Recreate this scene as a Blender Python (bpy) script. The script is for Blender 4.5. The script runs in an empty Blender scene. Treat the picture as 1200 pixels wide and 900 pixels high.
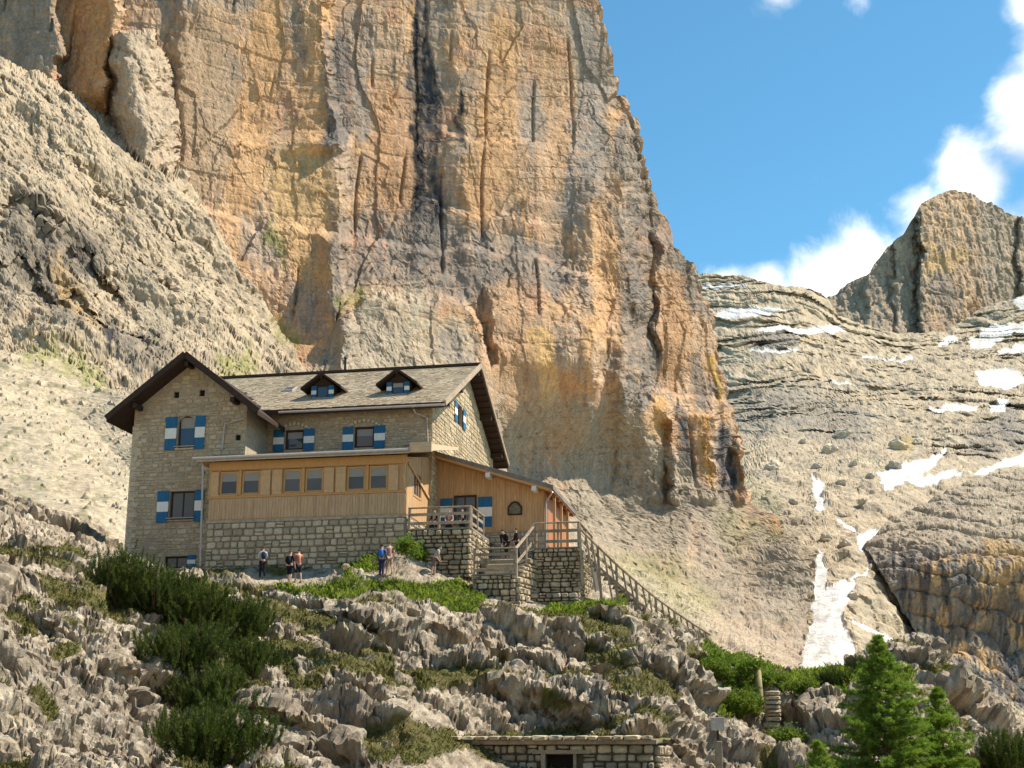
import bpy, bmesh, math, random
import numpy as np
from mathutils import Vector, Matrix
from mathutils.bvhtree import BVHTree

R = math.radians
SC = bpy.context.scene
COL = SC.collection
random.seed(7)
rng = np.random.default_rng(11)

# ------------------------------------------------------------------ camera
CAM_Z, PITCH, FPX = 1.6, R(15.0), 1648.0          # focal length in pixels of a 1200 px wide frame
cd = bpy.data.cameras.new('camera')
cam = bpy.data.objects.new('camera', cd)
COL.objects.link(cam)
cam.location = (0, 0, CAM_Z)
cam.rotation_euler = (math.pi / 2 + PITCH, 0, 0)
cd.sensor_width = 36.0
cd.lens = 36.0 * FPX / 1200.0
cd.clip_start = 0.5
cd.clip_end = 8000
SC.camera = cam

# ------------------------------------------------------------------ sky, sun, exposure
SUN_EL, SUN_AZ = R(53), R(8)                      # sun stands to the right of the view, a little behind the hut front
sun_dir = Vector((math.cos(SUN_EL) * math.cos(SUN_AZ), math.cos(SUN_EL) * math.sin(SUN_AZ), math.sin(SUN_EL)))
world = bpy.data.worlds.new('World')
SC.world = world
world.use_nodes = True
wn, wl = world.node_tree.nodes, world.node_tree.links
for n in list(wn):
    wn.remove(n)
wout = wn.new('ShaderNodeOutputWorld')
wbg = wn.new('ShaderNodeBackground')
wbg.inputs['Strength'].default_value = 0.115
sky = wn.new('ShaderNodeTexSky')
sky.sky_type = 'NISHITA'
sky.sun_disc = False
sky.sun_elevation = SUN_EL
sky.sun_rotation = math.atan2(sun_dir.x, sun_dir.y)
sky.altitude = 2200
sky.air_density = 1.0
sky.dust_density = 0.3
sky.ozone_density = 2.0


def wmath(op, a, b=None, c=None, clamp=False):
    n = wn.new('ShaderNodeMath')
    n.operation = op
    n.use_clamp = clamp
    for i, v in enumerate((a, b, c)):
        if v is None:
            continue
        if isinstance(v, (int, float)):
            n.inputs[i].default_value = v
        else:
            wl.new(v, n.inputs[i])
    return n.outputs[0]


# fair-weather cumulus: fractal noise over the sky direction, denser in a bank over the far ridges
wtc = wn.new('ShaderNodeTexCoord')
DIR = wtc.outputs['Generated']


def cloud_lobe(px, py, rad_deg, gain):
    x, u = (px - 600) / FPX, (450 - py) / FPX
    d = Vector((x, math.cos(PITCH) - u * math.sin(PITCH), math.sin(PITCH) + u * math.cos(PITCH))).normalized()
    dp = wn.new('ShaderNodeVectorMath')
    dp.operation = 'DISTANCE'
    wl.new(DIR, dp.inputs[0])
    dp.inputs[1].default_value = d
    r = R(rad_deg)
    m = wmath('MULTIPLY_ADD', dp.outputs['Value'], -1.0 / r, 1.0, clamp=True)
    m = wmath('SMOOTH_MIN', m, 1.0, 0.1)
    return wmath('MULTIPLY', m, gain)


wnz = wn.new('ShaderNodeTexNoise')
wnz.inputs['Scale'].default_value = 15.0
wnz.inputs['Detail'].default_value = 9.0
wnz.inputs['Roughness'].default_value = 0.58
wnz.inputs['Distortion'].default_value = 0.25
wl.new(DIR, wnz.inputs['Vector'])
lob = None
for lobe in [(1222, 10, 2.6, 1.2), (1218, 60, 2.6, 1.2), (1212, 110, 2.6, 1.15), (1205, 165, 3.0, 1.05), (1140, 205, 3.3, 1.05), (1085, 255, 2.9, 1.0), (1020, 305, 3.2, 1.0), (955, 335, 3.6, .95),
             (900, 348, 3.0, 1.0), (850, 345, 2.6, .95), (1320, 150, 5.5, 1.1), (1230, 290, 5, 1.1),
             (905, -8, 3.0, .60), (1010, -12, 2.6, .55), (1130, -12, 3.0, .62), (1400, -150, 10, 1.0), (1500, 100, 12, 1.0)]:
    v = cloud_lobe(*lobe)
    lob = v if lob is None else wmath('SMOOTH_MAX', lob, v, 0.1)
dens = wmath('MULTIPLY_ADD', wnz.outputs['Fac'], 2.7, -1.98)
dens = wmath('ADD', dens, wmath('MULTIPLY', lob, 1.62))
cov = wn.new('ShaderNodeMapRange')
cov.interpolation_type = 'SMOOTHSTEP'
cov.inputs['From Min'].default_value = 0.0
cov.inputs['From Max'].default_value = 0.95
wl.new(dens, cov.inputs['Value'])
wnz2 = wn.new('ShaderNodeTexNoise')
wnz2.inputs['Scale'].default_value = 16.0
wnz2.inputs['Detail'].default_value = 6.0
wl.new(DIR, wnz2.inputs['Vector'])
cshade = wn.new('ShaderNodeMixRGB')
cshade.inputs['Color1'].default_value = (4.6, 5.0, 5.5, 1)
cshade.inputs['Color2'].default_value = (9.4, 9.4, 9.3, 1)
cs = wn.new('ShaderNodeMapRange')
cs.inputs['From Min'].default_value = 0.35
cs.inputs['From Max'].default_value = 0.6
wl.new(wnz2.outputs['Fac'], cs.inputs['Value'])
wl.new(cs.outputs[0], cshade.inputs['Fac'])
tint = wn.new('ShaderNodeMixRGB')
tint.blend_type = 'MULTIPLY'
tint.inputs['Fac'].default_value = 1.0
tint.inputs['Color2'].default_value = (0.70, 1.19, 1.14, 1)
wl.new(sky.outputs[0], tint.inputs['Color1'])
wmix = wn.new('ShaderNodeMixRGB')
wl.new(cov.outputs[0], wmix.inputs['Fac'])
wl.new(tint.outputs[0], wmix.inputs['Color1'])
wl.new(cshade.outputs[0], wmix.inputs['Color2'])
wl.new(wmix.outputs[0], wbg.inputs['Color'])
wl.new(wbg.outputs[0], wout.inputs['Surface'])

sl = bpy.data.lights.new('sun', 'SUN')
sun = bpy.data.objects.new('sun', sl)
COL.objects.link(sun)
sl.energy = 5.0
sl.angle = R(0.5)
sl.color = (1.0, 0.89, 0.745)
sun.rotation_euler = (-sun_dir).to_track_quat('-Z', 'Y').to_euler()
sun.location = (60, 40, 80)

SC.view_settings.view_transform = 'Standard'
SC.view_settings.look = 'None'
SC.view_settings.exposure = 0.72
SC.view_settings.gamma = 1.0

# ------------------------------------------------------------------ helpers: survey, noise, meshes
ct, st = math.cos(PITCH), math.sin(PITCH)


def at(px, py, Y):
    """World point (or arrays) seen at survey pixel px,py and standing Y metres in front of the camera."""
    px, py, Y = np.broadcast_arrays(np.asarray(px, float), np.asarray(py, float), np.asarray(Y, float))
    x, u = (px - 600) / FPX, (450 - py) / FPX
    fy, fz = ct - u * st, st + u * ct
    k = Y / fy
    return np.stack([x * k, Y, CAM_Z + fz * k], -1)


def proj(p):
    d = np.asarray(p, float) - np.array([0, 0, CAM_Z])
    f = d[..., 1] * ct + d[..., 2] * st
    u = -d[..., 1] * st + d[..., 2] * ct
    return 600 + FPX * d[..., 0] / f, 450 - FPX * u / f


def _h(ix, iy, iz, s):
    h = (ix.astype(np.uint32) * np.uint32(374761393) + iy.astype(np.uint32) * np.uint32(668265263)
         + iz.astype(np.uint32) * np.uint32(2147483647) + np.uint32((s * 974634777) & 0xffffffff))
    h = (h ^ (h >> np.uint32(13))) * np.uint32(1274126177)
    h = (h ^ (h >> np.uint32(16))) * np.uint32(2246822519)
    return h ^ (h >> np.uint32(15))


_G = np.array([[1, 1, 0], [-1, 1, 0], [1, -1, 0], [-1, -1, 0], [1, 0, 1], [-1, 0, 1], [1, 0, -1], [-1, 0, -1],
               [0, 1, 1], [0, -1, 1], [0, 1, -1], [0, -1, -1], [1, 1, 0], [0, -1, 1], [-1, 1, 0], [0, -1, -1]], np.float32)


def perlin(p, s=0):
    p = np.asarray(p, np.float32)
    i = np.floor(p).astype(np.int64)
    f = p - i
    w = f * f * f * (f * (f * 6 - 15) + 10)
    out = 0
    for dx in (0, 1):
        for dy in (0, 1):
            for dz in (0, 1):
                g = _G[_h(i[:, 0] + dx, i[:, 1] + dy, i[:, 2] + dz, s) & np.uint32(15)]
                d = g[:, 0] * (f[:, 0] - dx) + g[:, 1] * (f[:, 1] - dy) + g[:, 2] * (f[:, 2] - dz)
                wt = (w[:, 0] if dx else 1 - w[:, 0]) * (w[:, 1] if dy else 1 - w[:, 1]) * (w[:, 2] if dz else 1 - w[:, 2])
                out = out + d * wt
    return out


def fbm(p, o=4, s=0, g=0.5):
    out, a = 0, 1.0
    p = np.asarray(p, np.float32)
    for k in range(o):
        out = out + a * perlin(p, s + k * 17)
        p = p * 2.03 + 5.1
        a *= g
    return out


def ridged(p, o=4, s=0, g=0.5):
    out, a = 0, 1.0
    p = np.asarray(p, np.float32)
    for k in range(o):
        out = out + a * (1 - 2.2 * np.abs(perlin(p, s + k * 17)))
        p = p * 2.07 + 3.7
        a *= g
    return out


def worley(p, s=0, flat=False):
    """Distances to the two nearest scattered points and a random number of the nearest one's cell."""
    p = np.asarray(p, np.float32)
    i = np.floor(p).astype(np.int64)
    f1 = np.full(len(p), 9.0, np.float32)
    f2 = f1.copy()
    cid = np.zeros(len(p), np.float32)
    k = np.float32(1 / 4294967296.0)
    for dx in (-1, 0, 1):
        for dy in (-1, 0, 1):
            for dz in ((0,) if flat else (-1, 0, 1)):
                cx, cy, cz = i[:, 0] + dx, i[:, 1] + dy, i[:, 2] + dz
                h = _h(cx, cy, cz, s)
                h2 = _h(cx, cy, cz, s + 71)
                h3 = _h(cx, cy, cz, s + 131)
                ex = cx + h * k - p[:, 0]
                ey = cy + h2 * k - p[:, 1]
                ez = 0 if flat else cz + h3 * k - p[:, 2]
                d = ex * ex + ey * ey + ez * ez
                n = d < f1
                f2 = np.where(n, f1, np.minimum(f2, d))
                cid = np.where(n, ((h ^ h3) * np.uint32(2654435761)) * k, cid)
                f1 = np.where(n, d, f1)
    return np.sqrt(f1), np.sqrt(f2), cid


def facets(p, s=0, off=.5, tilt=.6, crack=.3, cw=.06):
    """Jointed rock: every Worley cell is a block with its own offset and its own tilted face (unit: cell sizes)."""
    p = np.asarray(p, np.float32)
    i = np.floor(p).astype(np.int64)
    f1 = np.full(len(p), 9.0, np.float32)
    f2 = f1.copy()
    val = np.zeros(len(p), np.float32)
    k = np.float32(1 / 4294967296.0)
    for dx in (-1, 0, 1):
        for dy in (-1, 0, 1):
            for dz in (-1, 0, 1):
                cx, cy, cz = i[:, 0] + dx, i[:, 1] + dy, i[:, 2] + dz
                h, h2, h3 = _h(cx, cy, cz, s), _h(cx, cy, cz, s + 71), _h(cx, cy, cz, s + 131)
                ex, ey, ez = p[:, 0] - cx - h * k, p[:, 1] - cy - h2 * k, p[:, 2] - cz - h3 * k
                d = ex * ex + ey * ey + ez * ez
                n = d < f1
                f2 = np.where(n, f1, np.minimum(f2, d))
                r0 = ((h ^ h3) * np.uint32(2654435761)) * k - .5
                r1 = ((h ^ h2) * np.uint32(2246822519)) * k - .5
                r2 = ((h2 ^ h3) * np.uint32(3266489917)) * k - .5
                val = np.where(n, r0 * 2 * off + (r1 * ex * 2 + r2 * ez * 2 + (r0 + r1) * ey) * tilt, val)
                f1 = np.where(n, d, f1)
    e = np.sqrt(f2) - np.sqrt(f1)
    return val - crack * np.exp(-e / cw)


def sstep(a, b, x):
    t = np.clip((x - a) / (b - a), 0, 1)
    return t * t * (3 - 2 * t)


class Tps:
    """Thin-plate interpolation of values surveyed at scattered places."""

    def __init__(self, pts, vals, scale=(1, 1), smooth=1e-4):
        self.s = np.array(scale, float)
        self.p = np.asarray(pts, float) * self.s
        n = len(self.p)
        K = self.k(self.p, self.p) + np.eye(n) * smooth
        P = np.c_[np.ones(n), self.p]
        A = np.zeros((n + 3, n + 3))
        A[:n, :n], A[:n, n:], A[n:, :n] = K, P, P.T
        self.w = np.linalg.solve(A, np.r_[np.asarray(vals, float), 0, 0, 0])

    @staticmethod
    def k(a, b):
        r2 = ((a[:, None, :] - b[None]) ** 2).sum(-1)
        return 0.5 * r2 * np.log(r2 + 1e-9)

    def __call__(self, q):
        q = np.asarray(q, float) * self.s
        out = np.empty(len(q))
        n = len(self.p)
        for a in range(0, len(q), 40000):
            b = q[a:a + 40000]
            out[a:a + 40000] = self.k(b, self.p) @ self.w[:n] + self.w[n] + b @ self.w[n + 1:]
        return out


def seg_dist(px, py, poly):
    """Distance from points to a polyline and the width interpolated along it (poly: x, y, w)."""
    best = np.full(px.shape, 1e9)
    wid = np.ones(px.shape)
    for (x0, y0, w0), (x1, y1, w1) in zip(poly[:-1], poly[1:]):
        dx, dy = x1 - x0, y1 - y0
        t = np.clip(((px - x0) * dx + (py - y0) * dy) / (dx * dx + dy * dy + 1e-9), 0, 1)
        d = np.hypot(px - x0 - t * dx, py - y0 - t * dy)
        m = d < best
        best = np.where(m, d, best)
        wid = np.where(m, w0 + (w1 - w0) * t, wid)
    return best, wid


def inpoly(px, py, poly):
    c = np.zeros(px.shape, bool)
    j = len(poly) - 1
    for i in range(len(poly)):
        xi, yi = poly[i]
        xj, yj = poly[j]
        with np.errstate(divide='ignore', invalid='ignore'):
            c ^= ((yi > py) != (yj > py)) & (px < (xj - xi) * (py - yi) / (yj - yi + 1e-12) + xi)
        j = i
    return c


def grid_mesh(name, P, mat, col=None, extra=None, smooth=False):
    """One sheet from an (rows, cols, 3) array of points."""
    nr, nc = P.shape[:2]
    me = bpy.data.meshes.new(name)
    idx = np.arange(nr * nc).reshape(nr, nc)
    q = np.stack([idx[:-1, :-1], idx[1:, :-1], idx[1:, 1:], idx[:-1, 1:]], -1).reshape(-1, 4)
    me.vertices.add(nr * nc)
    me.vertices.foreach_set('co', P.astype(np.float32).ravel())
    me.loops.add(q.size)
    me.loops.foreach_set('vertex_index', q.astype(np.int32).ravel())
    me.polygons.add(len(q))
    me.polygons.foreach_set('loop_start', np.arange(0, q.size, 4, dtype=np.int32))
    me.polygons.foreach_set('loop_total', np.full(len(q), 4, np.int32))
    me.polygons.foreach_set('use_smooth', np.full(len(q), smooth, bool))
    me.update(calc_edges=True)
    if col is not None:
        a = me.attributes.new('tint', 'FLOAT_COLOR', 'POINT')
        c = np.ones((nr * nc, 4), np.float32)
        c[:, :3] = np.clip(col.reshape(-1, 3), 0.005, 0.95)
        a.data.foreach_set('color', c.ravel())
    for k, v in (extra or {}).items():
        a = me.attributes.new(k, 'FLOAT', 'POINT')
        a.data.foreach_set('value', v.astype(np.float32).ravel())
    me.materials.append(mat)
    o = bpy.data.objects.new(name, me)
    COL.objects.link(o)
    return o


def raw_mesh(name, verts, faces, mat, parent=None, smooth=False):
    me = bpy.data.meshes.new(name)
    me.from_pydata(verts, [], faces)
    me.update()
    if smooth:
        me.polygons.foreach_set('use_smooth', np.ones(len(me.polygons), bool))
    if mat is not None:
        me.materials.append(mat)
    o = bpy.data.objects.new(name, me)
    COL.objects.link(o)
    if parent is not None:
        o.parent = parent
    return o


def grid_normals(P):
    du = np.gradient(P, axis=1)
    dv = np.gradient(P, axis=0)
    n = np.cross(du, dv)
    n /= np.linalg.norm(n, axis=-1, keepdims=True) + 1e-9
    return n


def tag(o, label=None, cat=None, group=None, kind=None):
    if label:
        o['label'] = label
    if cat:
        o['category'] = cat
    if group:
        o['group'] = group
    if kind:
        o['kind'] = kind
    return o


# ------------------------------------------------------------------ materials
def new_mat(name, rough=0.9, spec=0.25):
    m = bpy.data.materials.new(name)
    m.use_nodes = True
    b = m.node_tree.nodes['Principled BSDF']
    b.inputs['Roughness'].default_value = rough
    b.inputs['Specular IOR Level'].default_value = spec
    return m, m.node_tree.nodes, m.node_tree.links, b


def nnode(N, L, scale, detail=5, rough=0.6, vec=None, dist=0.0):
    n = N.new('ShaderNodeTexNoise')
    n.inputs['Scale'].default_value = scale
    n.inputs['Detail'].default_value = detail
    n.inputs['Roughness'].default_value = rough
    n.inputs['Distortion'].default_value = dist
    if vec is not None:
        L.new(vec, n.inputs['Vector'])
    return n.outputs['Fac']


def mrange(N, L, v, a, b, c, d):
    n = N.new('ShaderNodeMapRange')
    n.inputs['From Min'].default_value = a
    n.inputs['From Max'].default_value = b
    n.inputs['To Min'].default_value = c
    n.inputs['To Max'].default_value = d
    L.new(v, n.inputs['Value'])
    return n.outputs[0]


def mixc(N, L, f, a, b, mode='MIX'):
    n = N.new('ShaderNodeMixRGB')
    n.blend_type = mode
    for i, v in zip(('Fac', 'Color1', 'Color2'), (f, a, b)):
        if isinstance(v, (int, float)):
            n.inputs[i].default_value = v
        elif isinstance(v, (tuple, list)):
            n.inputs[i].default_value = (*v, 1)
        else:
            L.new(v, n.inputs[i])
    return n.outputs[0]


def bump(N, L, b, h, strength, dist):
    n = N.new('ShaderNodeBump')
    n.inputs['Strength'].default_value = strength
    n.inputs['Distance'].default_value = dist
    L.new(h, n.inputs['Height'])
    L.new(n.outputs[0], b.inputs['Normal'])


def mat_terrain(name, unit, streak=0.35, bstr=0.8):
    """Rock whose colour patches come from the 'tint' attribute; grain, streaks and relief are noise. unit: metres of the finest grain."""
    m, N, L, b = new_mat(name, 0.95, 0.12)
    tc = N.new('ShaderNodeTexCoord').outputs['Object']
    at_ = N.new('ShaderNodeAttribute')
    at_.attribute_name = 'tint'
    mp = N.new('ShaderNodeMapping')
    mp.inputs['Scale'].default_value = (1, 1, 0.22)
    L.new(tc, mp.inputs['Vector'])
    n1 = nnode(N, L, 1 / (unit * 2.5), 6, 0.7, tc)
    n2 = nnode(N, L, 1 / (unit * 6), 5, 0.65, mp.outputs[0])
    n3 = nnode(N, L, 1 / (unit * 40), 3, 0.5, tc)
    c = mixc(N, L, 1.0, at_.outputs['Color'], mixc(N, L, mrange(N, L, n1, .3, .7, 0, 1), (.72, .70, .68), (1.25, 1.25, 1.24)), 'MULTIPLY')
    c = mixc(N, L, streak, c, mixc(N, L, mrange(N, L, n2, .35, .62, 0, 1), (.55, .55, .56), (1.15, 1.13, 1.1)), 'MULTIPLY')
    c = mixc(N, L, 0.6, c, mixc(N, L, mrange(N, L, n3, .35, .65, 0, 1), (.9, .88, .86), (1.1, 1.08, 1.05)), 'MULTIPLY')
    L.new(c, b.inputs['Base Color'])
    hn = nnode(N, L, 1 / (unit * 4), 9, 0.72, tc)
    bump(N, L, b, hn, bstr, unit * 4)
    return m


# ------------------------------------------------------------------ far terrain
def lerp_poly(pts, y):
    pts = np.asarray(pts, float)
    return np.interp(y, pts[:, 0], pts[:, 1])


def mixcol(col, m, c):
    m = np.clip(m, 0, 1)[..., None]
    return col * (1 - m) + np.asarray(c) * m


def build_main_cliff():
    # right-hand skyline of the wall: (py, px)
    edge = [(-160, 690), (0, 700), (30, 706), (80, 716), (150, 745), (200, 756), (240, 770), (270, 788), (300, 806), (330, 820), (370, 835), (410, 842),
            (440, 846), (480, 858), (520, 868), (560, 874), (590, 878), (605, 905), (640, 938), (680, 952), (720, 948), (780, 940), (860, 935)]
    rows = np.r_[np.arange(-70, 640, 1.5), np.arange(640, 860, 2.2)]
    nc_in = 640
    s = np.linspace(0, 1, nc_in)
    ex = lerp_poly(edge, rows) + 5 * fbm(np.c_[rows / 30, rows * 0, rows * 0], 3, 4) + 2.5 * np.sign(perlin(np.c_[rows / 14, rows * 0 + 3, rows * 0], 5))
    x0 = -70
    PX = x0 + (ex - x0)[:, None] * s[None]
    PY = np.repeat(rows[:, None], nc_in, 1)
    sh = PX.shape
    fx, fy = PX.ravel(), PY.ravel()
    q = np.c_[fx, fy]
    noi = fbm(np.c_[fx / 45, fy / 45, fx * 0], 4, 3)
    noi2 = fbm(np.c_[fx / 14, fy / 14, fx * 0], 3, 9)
    wx, wy = fx + noi * 9 + noi2 * 3, fy + np.roll(noi, 7) * 9 + noi2 * 3
    # --- the wall itself
    cl = [(-70, -80, 290), (-70, 200, 275), (150, -80, 300), (150, 200, 286), (300, -80, 316), (300, 150, 305), (300, 330, 290), (300, 430, 272), (450, -80, 332), (450, 150, 322),
          (450, 280, 312), (450, 360, 296), (450, 440, 278), (600, -80, 345), (600, 150, 336), (600, 330, 322), (600, 480, 300), (600, 560, 300), (700, -80, 356),
          (700, 150, 350), (700, 330, 338), (700, 480, 318), (700, 590, 318), (760, 330, 348), (760, 480, 335), (770, 590, 335), (830, 400, 358), (830, 500, 350), (830, 585, 338), (870, 585, 345),
          (905, 600, 335), (600, 650, 250), (450, 560, 190), (300, 560, 160), (150, 560, 135), (-70, 560, 130), (300, 800, 110), (-70, 800, 90), (600, 850, 130),
          (700, 640, 300), (700, 668, 268), (750, 655, 300), (750, 705, 258), (800, 640, 312), (800, 720, 262), (870, 640, 318), (870, 700, 288), (870, 790, 228),
          (930, 650, 300), (940, 720, 278), (940, 790, 245), (935, 860, 215), (700, 850, 170)]
    cl = np.array(cl, float)
    Y = Tps(cl[:, :2], cl[:, 2], (1 / 200., 1 / 200.), 2e-3)(q)
    # overlapping masses, each nearer than the wall
    def mass(poly, depth, soft=10.0, warp=1.0):
        d, _ = seg_dist(fx + (wx - fx) * warp, fy + (wy - fy) * warp, [(a, b_, 1) for a, b_ in poly + poly[:1]])
        ins = inpoly(fx + (wx - fx) * warp, fy + (wy - fy) * warp, poly)
        return depth * np.where(ins, sstep(0, soft, d), 0)
    Y -= mass([(-80, -90), (70, -90), (78, 60), (60, 140), (-80, 90)], 14, 10)                       # grey block upper left
    # ramps: sharp buttress arris at given px, falling back to the right
    def arris(line, w, depth, y0, y1, fade=25):
        xl = np.interp(fy, [p[1] for p in line], [p[0] for p in line])
        u = (wx - xl)
        if depth < 0:
            prof = -np.where(u > 0, np.exp(-u / (w * 1.5)), np.clip(1 + u / (w * 0.25), 0, 1))
        else:
            prof = np.where(u < 0, np.exp(u / (w * 1.5)), np.clip(1 - u / (w * 0.25), 0, 1))
        return depth * prof * sstep(y0 - fade, y0 + fade, fy) * (1 - sstep(y1 - fade, y1 + fade, fy))
    Y -= arris([(130, -80), (132, 20), (118, 130)], 45, 12, -200, 125)
    Y -= arris([(400, 150), (395, 190), (402, 420)], 60, 10, 165, 440, 14)
    Y -= arris([(385, -80), (378, 60), (395, 178)], 40, 9, -200, 172, 10)
    Y -= arris([(215, -80), (208, 60), (220, 235)], 60, -2.5, -200, 235)
    Y -= arris([(735, 120), (728, 260), (737, 330), (728, 450), (735, 500)], 120, 16, 150, 480, 60)
    Y -= arris([(530, -80), (545, 200), (550, 330)], 70, -2, -200, 330)
    Y -= arris([(700, 200), (690, 330), (700, 460)], 35, 5, 200, 450)
    Y -= arris([(785, 470), (788, 590)], 22, 6, 470, 590, 8)
    Y -= arris([(838, 500), (842, 590)], 20, 6, 480, 590, 8)
    Y -= arris([(770, 250), (775, 420)], 40, -6, 270, 420)
    Y -= arris([(575, 300), (580, 420)], 50, -5, 345, 430)
    Y -= arris([(868, 500), (872, 590)], 10, 4, 510, 590, 8)
    Y += 1.5 * np.exp(-((wx - 495) / 16) ** 2) * (1 - sstep(250, 285, fy))                             # water-worn chute
    Y += 4 * np.exp(-((wx - 712) / 14) ** 2) * sstep(380, 430, fy) * (1 - sstep(560, 600, fy))
    Y += 4 * np.exp(-((wx - 778) / 7) ** 2) * sstep(490, 500, fy) * (1 - sstep(585, 600, fy))
    Y += 4 * np.exp(-((wx - 855) / 9) ** 2) * sstep(500, 520, fy) * (1 - sstep(590, 600, fy))
    # shelves: the wall steps forward below them
    for (poly, dep) in [([(380, 268), (470, 285), (560, 292), (640, 300), (700, 330)], 5), ([(400, 372), (430, 352), (500, 346), (545, 352), (565, 385), (575, 430)], 9),
                        ([(520, 150), (560, 165), (640, 170)], 2), ([(480, 236), (560, 250), (640, 262)], 2), ([(745, 455), (800, 462), (850, 470)], 4),
                        ([(215, 232), (300, 262), (395, 275)], 4)]:
        px_, py_ = np.array(poly, float).T
        yl = np.interp(fx, px_, py_)
        inside = sstep(px_[0] - 12, px_[0] + 12, fx) * (1 - sstep(px_[-1] - 12, px_[-1] + 12, fx))
        Y -= dep * inside * sstep(-4, 5, wy - yl) * (1 - sstep(60, 150, wy - yl))
    # leaning pillar and the pale apron on the left, scree below
    pil = 278 + 0.010 * (wx - 158 - (fy - 100) * .12) ** 2 + np.where(wx < 150 + (fy - 100) * .12, 0.12 * np.abs(wx - 150 - (fy - 100) * .12), 0) + 400 * sstep(40, 22, wy) - 0.07 * (fy - 100)
    pil = np.where((np.abs(wx - 160 - (fy - 100) * .12) < 44 - 20 * (1 - sstep(20, 110, wy))), pil, 999)
    ap = [(-70, 40, 262), (-70, 250, 226), (-70, 400, 195), (0, 80, 262), (0, 250, 230), (0, 400, 196), (115, 145, 268), (100, 260, 242), (100, 410, 205), (210, 220, 272), (200, 320, 246), (200, 420, 214),
          (260, 300, 268), (270, 400, 240), (340, 425, 250), (-70, 430, 188), (0, 432, 186), (100, 448, 186), (200, 450, 184), (0, 500, 160), (100, 500, 164), (0, 560, 138), (100, 560, 142),
          (0, 625, 118), (150, 610, 122), (300, 500, 180), (300, 600, 140), (450, 480, 230), (450, 640, 140), (-70, 625, 116), (-70, 800, 85), (300, 800, 100), (600, 500, 330), (600, 640, 200)]
    ap = np.array(ap, float)
    Ya = Tps(ap[:, :2], ap[:, 2], (1 / 200., 1 / 200.), 2e-3)(q)
    top = np.interp(fx, [-70, 0, 60, 115, 160, 210, 235, 255, 290, 330, 352, 400], [50, 78, 105, 142, 180, 215, 248, 285, 345, 412, 440, 560])
    for line, dep, dec in [([(-40, 243), (30, 252), (80, 280), (130, 330), (150, 362)], 3.5, 26), ([(-30, 308), (40, 318), (100, 352), (150, 396), (200, 432)], 3.2, 24), ([(150, 300), (200, 340), (260, 402)], 1.5, 18), ([(40, 150), (100, 195), (150, 250)], 1.5, 18), ([(180, 250), (225, 300), (280, 380)], 1.2, 14)]:
        lx, ly = np.array(line, float).T
        u = wy + noi * 22 + noi2 * 9 - np.interp(fx, lx, ly)
        Ya = Ya + dep * sstep(-2, 3, u) * np.exp(-np.clip(u, 0, 400) / dec) * sstep(lx[0] - 1, lx[0] + 20, fx) * (1 - sstep(lx[-1] - 20, lx[-1] + 5, fx))
    Ya = Ya + 0.9 * np.clip(top - wy, 0, 400) + 1.5 * np.clip(fx - 420, 0, 400)
    apron = Ya < np.minimum(Y, pil)
    pillar = (pil < Y) & ~apron
    Yc = np.minimum(np.minimum(Y, pil), Ya)
    # scree mask (loose, smooth)
    scl = np.interp(fx, [-70, 0, 40, 100, 130, 180, 330, 400, 560, 640, 680, 720, 780, 820], [420, 408, 412, 432, 455, 470, 480, 470, 590, 600, 612, 640, 680, 700])
    scl2 = np.interp(fx, [560, 640, 690, 740, 800, 860, 930, 960], [660, 640, 645, 662, 690, 725, 770, 800])
    scree = np.where(fx < 500, sstep(-6, 8, wy - scl), sstep(-10, 14, wy - scl2))
    scree = scree * (1 - .75 * sstep(800, 860, fx))
    # --- world points and relief
    P = at(PX, PY, Yc.reshape(sh))
    w = P.reshape(-1, 3)
    rock = 1 - 0.97 * scree
    big = fbm(w / 22.0 * [1, 1, .55], 3, 21) * 3.2
    vert = ridged(w / 7.0 * [1, 1, .22], 4, 31) * 1.0
    f1, f2, cid = worley(np.c_[w[:, 0] / 8 + noi * .12, w[:, 2] / 38, w[:, 1] * 0], 5, flat=True)
    h1, h2, hid = worley(np.c_[w[:, 0] / 19 + noi * .1, w[:, 2] / 8, w[:, 1] * 0], 6, flat=True)
    blk = (cid - .5) * 1.5 + (hid - .5) * .5
    g1, g2, gid = worley(np.c_[w[:, 0] / 2.6, w[:, 2] / 3.6, w[:, 1] / 6], 15)
    blk2 = (gid - .5) * .34 - .22 * np.exp(-(g2 - g1) / .10)
    zz = w[:, 2] + noi * .9 + .06 * w[:, 0]
    bed = zz / 6.5
    strata = (np.abs(bed - np.floor(bed) - .5) * 2) ** 6 * (.5 + .8 * np.clip(fbm(np.c_[w[:, 0] / 30, np.floor(bed) * 3.3, w[:, 1] * 0], 2, 8) + .3, 0, 1))
    fine = fbm(w / 1.6 * [1, 1, .6], 4, 41, .62)
    fac = facets(np.c_[w[:, 0] / 11 + noi * .2, w[:, 1] / 11, w[:, 2] / 22], 77, .03, .5, .0, .03) * 2.2
    # apron rock: diagonal rock ribs
    dia = np.c_[w[:, 0] * .82 + w[:, 2] * .57, w[:, 1], -w[:, 0] * .57 + w[:, 2] * .82]
    rib = ridged(dia / np.array([3.0, 5, 9.0]), 5, 51, .55)
    rough = np.clip(.45 + .9 * sstep(-.1, .35, fbm(np.c_[fx / 55, fy / 70, fx * 0], 3, 191)) + .6 * np.exp(-((wy - 310 - (fx - 480) * .12) / 45) ** 2) + .5 * sstep(640, 720, wx), 0, 1.6)
    p1 = facets(np.c_[w[:, 0] / 2.6 + noi2 * .3, w[:, 1] / 4, w[:, 2] / 7.5], 177, .15, .5, .07, .05) * 1.0
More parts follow.
